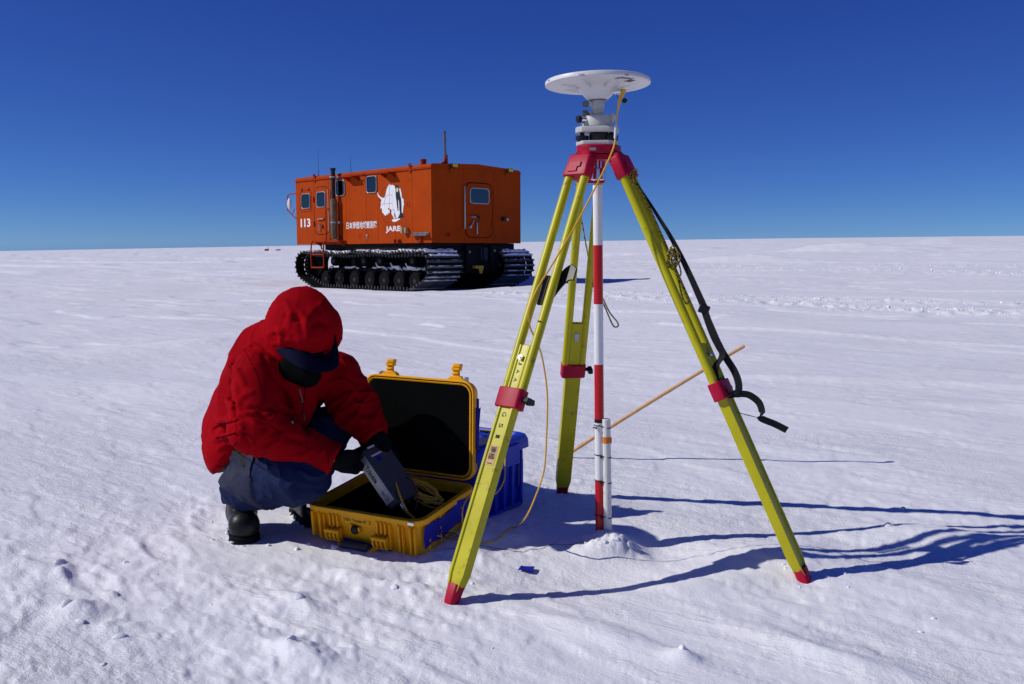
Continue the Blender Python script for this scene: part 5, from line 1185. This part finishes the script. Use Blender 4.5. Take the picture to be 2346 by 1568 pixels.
def relax(v, f, it=2, lam=.5):
    e = np.vstack([f[:, [0, 1]], f[:, [1, 2]], f[:, [2, 3]], f[:, [3, 0]]]); e = np.vstack([e, e[:, ::-1]])
    for _ in range(it):
        s = np.zeros_like(v); c = np.zeros(len(v)); np.add.at(s, e[:, 0], v[e[:, 1]]); np.add.at(c, e[:, 0], 1)
        v = v + lam*(s/np.maximum(c, 1)[:, None] - v)
    return v
def sdf_part(name, fn, lo, hi, h, m, parent, disp=None, it=1):
    v, f = surface_nets(fn, lo, hi, h, disp); v = relax(v, f, it)
    me = bpy.data.meshes.new(name); me.from_pydata(v.tolist(), [], f.tolist()); me.update()
    return link_mesh(name, me, m, parent, smooth=180)
def surf(fn, u, v, y0=2.6, y1=3.6):
    Ys = np.linspace(y0, y1, 400); r = ray(u, v); P = np.stack([r.x/r.y*Ys, Ys, CAMZ + r.z/r.y*Ys], 1).astype(np.float32)
    d = fn(P); k = np.argmax(d < 0); return PY(u, v, float(Ys[k])) if d.min() < 0 else PY(u, v, float(Ys[np.argmin(d)]))

rH, lH = V(-.965, 3.225, .285), V(-.895, 3.40, .30)
rK, rA = V(-.690, 2.925, .262), V(-.930, 3.125, .165)
lK, lA = PY(752, 985, 3.245), V(-.775, 3.355, .130)
rS, rE, rW = PY(592, 858, 3.005), PY(585, 980, 2.885), PY(758, 1050, 2.925)
lS, lE, lW = PY(768, 862, 3.25), PY(815, 935, 3.215), PY(858, 996, 3.165)
HC = V(-.700, 3.030, .740)
hf, hl = _n((.72, -.50, -.48)), _n((.57, .82, 0)); hu = _n(np.cross(hf, hl)); HX = (hf, hl, hu)
NK = V(-.835, 3.125, .690)
Hv = lambda a, b, c_: Vector((A3(HC) + hf*a + hl*b + hu*c_).tolist())

def jacket_base(P):
    d = rc(P, (-.985, 3.212, .268), (-.865, 3.105, .590), .112, .092)
    d = smin(d, rc(P, (-.925, 3.400, .310), (-.715, 3.240, .570), .118, .098), .09)
    d = smin(d, rc(P, (-1.015, 3.320, .345), (-.870, 3.165, .610), .124, .106), .08)
    d = smin(d, rc(P, (-.80, 3.10, .40), (-.76, 3.08, .58), .10, .10), .09)
    d = smin(d, rc(P, NK - V(0, 0, .02), HC - V(.03, -.02, .03), .088, .085), .05)
    hem = (P - A3(V(-1.0, 3.145, .245))) @ _n((-.43, .25, .87)); d = smax(d, -hem, .012)
    # sleeves, cut square at the cuffs
    a = smin(rc(P, rS, rE, .088, .082), rc(P, rE, rW, .083, .057), .02)
    wd = _n(A3(rW) - A3(rE)); a = smax(a, (P - A3(rW)) @ wd - .012, .006); d = smin(d, a, .012)
    a = smin(rc(P, lS, lE, .090, .078), rc(P, lE, lW, .076, .058), .03)
    wd = _n(A3(lW) - A3(lE)); a = smax(a, (P - A3(lW)) @ wd - .012, .006); d = smin(d, a, .014)
    return d
def hood_fn(P):
    o = ell(P, HC, HX, (.128, .112, .124)); o = smin(o, ell(P, Hv(.060, 0, .022), HX, (.080, .096, .078)), .03); o = smin(o, ell(P, Hv(-.020, 0, .062), HX, (.085, .062, .066)), .04)
    return o
def jacket_fn(P):
    d = smin(jacket_base(P), hood_fn(P), .022)
    hole = ell(P, Hv(.125, 0, -.092), HX, (.115, .083, .080)); inner = ell(P, Hv(.015, 0, -.006), HX, (.112, .094, .108))
    d = smax(d, -hole, .010); d = smax(d, -inner, .006)
    return smax(d, -rc(P, PY(655, 832, 2.945), PY(706, 852, 2.925), .034, .036), .010)
FOLDS = []
def fold(px, r=.012, up=.006, off=0):
    pts = [surf(jacket_fn, u, v) for u, v in px]
    FOLDS.append(([p + (p - V(0, 0, CAMZ)).normalized()*(r-up+off) for p in pts], r))
for q in ([(553, 972), (590, 972), (626, 966)], [(573, 1022), (602, 1000), (627, 968)], [(600, 1035), (612, 1025), (640, 1012)], [(636, 1050), (690, 1045), (742, 1018)], [(742, 1018), (740, 1032), (738, 1046)],
          [(534, 918), (556, 912), (578, 900)], [(560, 950), (585, 945)], [(540, 880), (548, 930), (556, 985)], [(505, 890), (520, 915), (532, 935)], [(488, 958), (502, 965), (522, 962)], [(488, 1010), (510, 1003), (540, 990)], [(500, 1030), (525, 1012), (555, 1005)],
          [(600, 745), (640, 755), (665, 770)], [(640, 760), (648, 775), (642, 790)], [(625, 790), (660, 780), (700, 783)], [(655, 690), (668, 720), (664, 750)], [(690, 715), (702, 740), (706, 775)], [(735, 700), (748, 730), (755, 770)], [(676, 800), (705, 792), (742, 795)],
          [(780, 870), (805, 885), (822, 905)], [(790, 905), (812, 925), (836, 935)], [(805, 955), (830, 965), (850, 962)], [(555, 800), (580, 790), (600, 800)], [(520, 830), (545, 850), (560, 880)], [(650, 880), (665, 900), (690, 905)], [(640, 930), (665, 945), (690, 940)]):
    fold(q, RND.uniform(.008, .012), RND.uniform(.009, .014))
GROOVES = []
for q, r in (([(527, 880), (538, 925), (550, 972), (563, 1006)], .013), ([(604, 815), (612, 842), (628, 868), (645, 885)], .010), ([(636, 868), (655, 920), (672, 950), (705, 985)], .013), ([(722, 850), (730, 880), (722, 915)], .012), ([(490, 985), (508, 974), (535, 968)], .007), ([(500, 900), (515, 925)], .008), ([(575, 935), (600, 940), (622, 932)], .008), ([(660, 1005), (700, 1010)], .008), ([(600, 1000), (640, 985)], .008), ([(655, 725), (690, 735), (700, 760)], .008), ([(715, 745), (735, 735), (752, 745)], .008), ([(630, 765), (650, 745)], .007), ([(800, 890), (825, 900)], .007), ([(812, 945), (845, 950)], .007)):
    GROOVES.append(([surf(jacket_fn, u, v) - V(0, .002, 0) for u, v in q], r))
def jacket_full(P):
    d = jacket_fn(P)
    m = np.abs(d) < .05
    if m.any():
        Q = P[m]; dm = d[m]
        for pts, r in GROOVES:
            e = np.full(len(Q), 9., np.float32); n = len(pts)
            for i in range(n-1): e = np.minimum(e, rc(Q, pts[i], pts[i+1], r*(.4 + .6*math.sin(math.pi*max(.1, i/(n-1)))), r*(.4 + .6*math.sin(math.pi*min(.9, (i+1)/(n-1))))))
            dm = smax(dm, -e, .014)
        d[m] = dm
    m = np.abs(d) < .05
    if m.any():
        Q = P[m]; dm = d[m]
        for pts, r in FOLDS:
            lo = A3(V(min(p.x for p in pts), min(p.y for p in pts), min(p.z for p in pts))) - .05; hi = A3(V(max(p.x for p in pts), max(p.y for p in pts), max(p.z for p in pts))) + .05
            k = ((Q > lo) & (Q < hi)).all(1)
            if not k.any(): continue
            q = Q[k]; dd = dm[k]; e = np.full(len(q), 9., np.float32); n = len(pts)
            for i in range(n-1):
                t0, t1 = i/(n-1), (i+1)/(n-1); w = lambda t: r*(0.35 + 0.65*math.sin(math.pi*min(max(t, .08), .92)))
                e = np.minimum(e, rc(q, pts[i], pts[i+1], w(t0), w(t1)))
            dm[k] = smin(dd, e, .008)
        d[m] = dm
    return d
def cloth_disp(P):
    w = noise3(P*np.float32([8, 8, 8]), 5)[:, None]*1.6
    big = noise3(P*np.float32([7, 7, 7]) + 3, 15)
    a = 1 - np.abs(2*noise3(P*np.float32([14, 13, 9]) + w, 9)); c = 1 - np.abs(2*noise3(P*np.float32([24, 24, 17]) + w*1.3, 19))
    out = -(a**5)*.0060 - (c**5)*.0018 + .002 - big*.007
    for p0, p1, sg_ in ((rE, rW, 1), (rE, rS, 1), (lE, lW, 1), (lE, lS, 1)):       # sleeve rings, bunched at the elbow
        u = _n(A3(p1) - A3(p0)); q = P - A3(p0); s = q @ u; rad = np.sqrt(np.maximum((q*q).sum(1) - s*s, 0))
        L = np.linalg.norm(A3(p1) - A3(p0)); m = np.exp(-((s-.02)/.10)**2)*(rad < .13)*(s > -.03)*(s < L)
        rg = 1 - np.abs(np.sin(np.pi*(s/.048) + 5.0*noise3(P*np.float32([10, 10, 10]), 44) + 3*noise3(P*np.float32([5, 5, 5]), 46)))
        out = out - m*(rg**3)*.009*np.clip(noise3(P*np.float32([7, 7, 7]), 47)*3 + .6, 0, 1)
    return out.astype(np.float32)
def trousers_fn(P):
    d = smin(rc(P, rH, rK, .088, .088), rc(P, rK, rA, .090, .082), .03)
    d = smin(d, rc(P, rA, rA + V(-.006, .01, -.03), .086, .080), .02)
    e = smin(rc(P, lH, lK, .105, .080), rc(P, lK, lA, .080, .078), .03)
    d = smin(d, e, .04); d = smin(d, rc(P, (-.985, 3.27, .30), (-.93, 3.37, .30), .10, .10), .05)
    return smax(d, -(P[:, 2] - .105 + .10*(P[:, 0]+.89)), .008)
def trouser_disp(P):
    s = P @ _n((.45, -.35, .82)); w = noise3(P*np.float32([14, 14, 14]), 31)
    rip = np.sin(s*150 + w*9)*np.clip(noise3(P*np.float32([11, 11, 11]), 33)*2 + .45, 0, 1)
    a = 1 - np.abs(2*noise3(P*np.float32([15, 15, 19]) + w[:, None], 35))
    return (-rip*.0036 - (a**4 - .3)*.0100).astype(np.float32)
def flap_fn(P):
    t = trousers_fn(P); m = np.abs(t) < .04
    if m.any(): t[m] = t[m] + trouser_disp(P[m])*.5
    cut = (P - A3(V(-.850, 3.0, .25))) @ _n((.90, -.15, .30)) + .010*np.sin(P[:, 2]*55)
    d = smax(t - .008, cut, .004); d = smax(d, -(P[:, 2] - .150 + .35*(P[:, 0]+.90)), .004)
    return smax(d, (P[:, 1] - 3.34), .006)
def boot_fn(heel, toe, top):
    heel, toe, top = V(*heel), V(*toe), V(*top)
    def f(P):
        d = smin(rc(P, heel, toe, .046, .053), rc(P, heel + V(0, 0, .02), top, .052, .060), .03)
        d = smin(d, rc(P, heel + (toe-heel)*.45 + V(0, 0, .035), top, .042, .052), .025)
        return smax(d, -(P[:, 2] - .004), .006)
    return f
def sole_fn(heel, toe):
    heel, toe = V(*heel), V(*toe)
    def f(P):
        Q = P.copy(); Q[:, 2] = 0; d = rc(Q, V(heel.x, heel.y, 0), V(toe.x, toe.y, 0), .047, .052)
        return smax(smax(d, P[:, 2] - .022, .003), -(P[:, 2] + .006), .003)
    return f
def body_fn(P):                                     # the body under the clothes, with head and face
    d = rc(P, (-1.0, 3.29, .33), (-.88, 3.17, .58), .085, .06)
    for a, b, r1, r2 in ((rH, rK, .07, .055), (rK, rA, .045, .034), (lH, lK, .07, .055), (lK, lA, .045, .034), (rS, rE, .05, .045), (rE, rW, .042, .020), (lS, lE, .05, .045), (lE, lW, .042, .020), (V(-.88, 3.17, .58), NK, .055, .045), (NK, HC, .05, .05),
                         (rA, V(-.93, 3.13, .06), .034, .032), (lA, V(-.78, 3.35, .06), .034, .032), (rW, PY(786, 1055, 2.955), .016, .014), (lW, PY(872, 1012, 3.15), .016, .014), (rS, lS, .035, .035)):
        d = smin(d, rc(P, a, b, r1, r2), .03)
    hd_ = ell(P, Hv(0, 0, 0), HX, (.092, .074, .100)); hd_ = smin(hd_, ell(P, Hv(.030, 0, -.055), HX, (.060, .054, .060)), .03)
    hd_ = smin(hd_, rc(P, Hv(.090, 0, .004), Hv(.106, 0, -.024), .009, .014), .012)                                  # nose
    hd_ = smin(hd_, rc(P, Hv(.083, -.034, .018), Hv(.083, .034, .018), .012, .012), .012)                            # brow
    for s_ in (-1, 1):
        hd_ = smax(hd_, -ell(P, Hv(.094, .031*s_, .0), HX, (.014, .017, .012)), .008)                                # eye sockets
        hd_ = smin(hd_, ell(P, Hv(.084, .031*s_, -.001), HX, (.011, .012, .010)), .003)
        hd_ = smin(hd_, ell(P, Hv(-.005, .074*s_, -.005), HX, (.016, .010, .028)), .008)                             # ears
    hd_ = smin(hd_, rc(P, Hv(.084, -.020, -.055), Hv(.084, .020, -.055), .009, .009), .008)                          # lips
    return smin(d, hd_, .02)
person = sdf_part('person', body_fn, (-1.2, 2.75, 0.02), (-.42, 3.62, .90), .010, M['skin'], None)
tag(person, 'crouching person in a red hooded jacket and blue trousers reaching into the yellow case', 'person')
jk = sdf_part('jacket', jacket_full, (-1.24, 2.74, .14), (-.44, 3.60, .92), .0052, M['jacket'], person, cloth_disp)
sdf_part('trousers', trousers_fn, (-1.20, 2.72, .04), (-.44, 3.58, .56), .006, M['trousers'], person, trouser_disp)
sdf_part('hip_flap', flap_fn, (-1.20, 2.95, .12), (-.75, 3.40, .46), .006, M['flap'], person)
bn = ((-.972, 3.195, .050), (-.925, 3.065, .052), (-.950, 3.150, .215)); bf_ = ((-.800, 3.380, .048), (-.725, 3.255, .050), (-.770, 3.335, .20))
for hb_, tb_, pb_ in (bn, bf_):
    lo = (min(hb_[0], tb_[0])-.09, min(hb_[1], tb_[1])-.09, -.02); hi = (max(hb_[0], tb_[0])+.09, max(hb_[1], tb_[1])+.09, .24)
    bt = sdf_part('boot', boot_fn(hb_, tb_, pb_), lo, hi, .005, M['boot'], person)
    sdf_part('sole', sole_fn(hb_, tb_), (lo[0], lo[1], -.02), (hi[0], hi[1], .05), .005, M['rubber'], bt)
    sn = MB(); rn = random.Random(int(hb_[0]*-1000))
    for k in range(46):
        a = rn.uniform(0, 6.28); t = rn.random(); c = V(*hb_)*(1-t) + V(*tb_)*t; R__ = .053 + .004*t
        sn.ball((c.x + R__*math.cos(a), c.y + R__*math.sin(a), rn.uniform(.002, .016)), (rn.uniform(.004, .010), rn.uniform(.004, .010), rn.uniform(.003, .006)), 6, 4)
    so = sn.build('boot_snow', M['snow_lump'], bt, smooth=60); so['kind'] = 'stuff'
# gloves
def glove_fn(palm, ax, rad, chains):
    def f(P):
        d = ell(P, palm, ax, rad)
        for ch in chains:
            e = None
            for (a, r1), (b, r2) in zip(ch[:-1], ch[1:]):
                s_ = rc(P, a, b, r1, r2); e = s_ if e is None else smin(e, s_, .004)
            d = smin(d, e, .008)
        return d
    return f
TP = lambda a, b, c_: P2_ + e1*a + e2*b + e3*c_
pr = PY(787, 1057, 2.955); wdir = _n(A3(rW) - A3(rE))
a1 = _n(A3(PY(815, 1050, 2.985)) - A3(rW)); a3 = _n(np.cross(a1, (0.1, .9, .3))); a2 = _n(np.cross(a3, a1))
gr = glove_fn(pr, (a1, a2, a3), (.045, .024, .040), [
    [(rW - V(.035, 0, -.012), .040), (pr, .032)],
    [(pr + V(.0, -.012, -.020), .017), (PY(815, 1077, 2.955), .0150), (TP(.040, -.013, .034), .0125)],                      # thumb on the silver face
    [(PY(796, 1040, 2.960), .0145), (TP(-.014, .012, .050), .0130), (TP(-.012, .055, .028), .0115)],                        # index over the end
    [(PY(800, 1052, 2.975), .0150), (TP(.006, .030, RT+.014), .0132), (TP(.010, .072, RT+.012), .0115)],
    [(PY(800, 1064, 2.975), .0145), (TP(.026, .030, RT+.014), .0128), (TP(.030, .068, RT+.012), .0112)],
    [(PY(796, 1074, 2.970), .0130), (TP(.044, .026, RT+.013), .0116), (TP(.048, .058, RT+.011), .0100)]])
sdf_part('glove', gr, (-.68, 2.84, .16), (-.40, 3.16, .44), .0042, M['glove'], person)
plm = PY(873, 1016, 3.155)
gl_ = glove_fn(plm, (_n((.5, -.1, -.85)), _n((.3, .9, .1)), _n((.85, -.2, .45))), (.042, .024, .040), [
    [(lW - V(.015, 0, -.02), .040), (plm, .032)],
    [(plm + V(-.02, -.02, .0), .017), (TP(-.006, .105, -.012), .0145), (TP(.022, .085, -.013), .012)],
    [(plm + V(.012, 0, -.01), .0145), (TP(.010, RW+.014, .010), .013), (TP(.006, RW+.012, RT), .0112)],
    [(plm + V(.008, .01, -.02), .0148), (TP(.032, RW+.014, .012), .013), (TP(.030, RW+.012, RT), .0112)],
    [(plm + V(.0, .015, -.025), .0145), (TP(.054, RW+.014, .014), .0128), (TP(.052, RW+.012, RT), .011)],
    [(plm + V(-.008, .018, -.03), .0128), (TP(.074, RW+.013, .016), .0114), (TP(.073, RW+.011, RT*.9), .010)]])
sdf_part('glove', gl_, (-.60, 2.98, .14), (-.28, 3.32, .46), .0045, M['glove'], person)
# hood visor, mask, sunglasses, ear flap toggle, zips, belt strap
inn = [(626, 797), (652, 795), (685, 800), (718, 810), (745, 814), (760, 800), (768, 768)]; out = [(629, 800), (657, 822), (690, 842), (728, 851), (764, 846), (777, 825), (771, 778)]
ext = [.004, .030, .045, .050, .042, .026, .006]
A_ = []; B_ = []
for (u, v), (u2, v2), ex_ in zip(inn, out, ext):
    p = surf(hood_fn, u, v); A_.append(p + V(0, .004, .003)); B_.append(PY(u2, v2, p.y - ex_))
A_ = spline(A_, 5); B_ = spline(B_, 5); m = MB(); vs = []; K = 7
for a, b in zip(A_, B_):
    for k in range(K):
        t = k/(K-1); vs.append(a*(1-t) + b*t + V(0, 0, .006*math.sin(math.pi*t)))
n0 = len(vs); vs += [p - V(.0, .0, .0035) for p in vs]; L_ = len(A_)
fs = [(i*K+k, i*K+k+1, (i+1)*K+k+1, (i+1)*K+k) for i in range(L_-1) for k in range(K-1)]
bd = [k for k in range(K)] + [i*K+K-1 for i in range(1, L_)] + [(L_-1)*K+k for k in range(K-2, -1, -1)] + [i*K for i in range(L_-2, 0, -1)]
fs += [tuple(n0+q for q in f[::-1]) for f in fs] + [(bd[i], n0+bd[i], n0+bd[(i+1) % len(bd)], bd[(i+1) % len(bd)]) for i in range(len(bd))]
m.add(vs, fs).build('hood_visor', M['navy'], person, smooth=60)
def mask_fn(P):
    d = smin(ell(P, Hv(.030, 0, -.055), HX, (.068, .062, .066)), rc(P, Hv(-.01, 0, -.06), Hv(-.07, 0, -.10), .075, .085), .03)
    d = smin(d, rc(P, Hv(.088, 0, -.020), Hv(.106, 0, -.028), .012, .017), .015); d = smin(d, rc(P, PY(665, 842, 3.00), PY(705, 858, 2.985), .045, .045), .02); return smax(d, (P - A3(HC)) @ hu + .012, .006)
sdf_part('face_mask', mask_fn, (-.86, 2.86, .48), (-.54, 3.2, .80), .006, M['mask'], person)
g_ = MB()
for s_ in (-1, 1):
    g_.add([Hv(.102, .006*s_, .014), Hv(.092, .058*s_, .014), Hv(.090, .058*s_, -.012), Hv(.102, .012*s_, -.016), Hv(.106, .006*s_, .014), Hv(.096, .060*s_, .014), Hv(.094, .060*s_, -.012), Hv(.106, .012*s_, -.016)], [(0,1,2,3),(4,7,6,5),(0,4,5,1),(1,5,6,2),(2,6,7,3),(3,7,4,0)])
    g_.tube([Hv(.093, .059*s_, .008), Hv(.04, .080*s_, .006), Hv(-.01, .080*s_, .002)], .003, 6)
g_.build('sunglasses', M['knob_black'], person)
tg = PY(638, 838, 2.985)
MB().ball(tg, (.010, .007, .011), 10, 7).tube([tg + V(.002, 0, .008), tg + V(.0, .004, .03)], .003, 6).build('toggle', M['neon'], person, smooth=60)
for (u, v), (u2, v2) in (((686, 890), (694, 918)), ((676, 952), (672, 968)), ((697, 945), (698, 962))):
    p, q = surf(jacket_fn, u, v), surf(jacket_fn, u2, v2); q = q - V(0, .008, 0); p = p - V(0, .006, 0)
    MB().tube([p, p*.5+q*.5, q], [.003, .002, .003], 6).box(q, (.006, .004, .012)).build('zip_pull', M['steel'], person, smooth=40)
zp = [surf(jacket_fn, u, v) - V(0, .003, 0) for u, v in ((706, 868), (716, 880), (728, 893))]
MB().tube(zp, .004, 6).build('chest_zip', M['ink'], person, smooth=60)
bs = [surf(lambda P: np.minimum(flap_fn(P), jacket_fn(P)), u, v) - V(0, .006, 0) for u, v in ((536, 1032), (548, 1038), (556, 1050), (560, 1066))]
MB().ribbon(spline(bs, 4), [V(.8, 0, .5)]*13, .020, .002).build('belt_strap', M['webbing'], person)

# seams and pocket edges
def seam(px, m='jacket_dark', r=.0016, nm='seam', fn=jacket_fn):
    px = [(q.x, q.y) for q in spline([Vector((u, v, 0)) for u, v in px], 8)]
    full = lambda P: jacket_full(P) + np.where(np.abs(jacket_fn(P)) < .03, cloth_disp(P), 0)
    p = [surf(full, u, v) for u, v in px]
    MB().tube([q - V(0, .0006, 0) for q in p], r, 5).build(nm, M[m], jk, smooth=60)
seam([(748, 1022), (752, 1045), (752, 1075)]); seam([(700, 880), (696, 920), (690, 955)], r=.0025, nm='front_zip')

seam([(500, 1058), (520, 1038), (545, 1012)], r=.0013); seam([(488, 985), (505, 973), (530, 968), (548, 962)], r=.0026, nm='pocket_edge'); seam([(495, 1004), (515, 1000), (540, 992)], r=.0026, nm='pocket_edge')
seam([(560, 800), (575, 830), (590, 862), (600, 900)], r=.0013); seam([(620, 975), (660, 1005), (700, 1025), (745, 1040)], r=.0013)
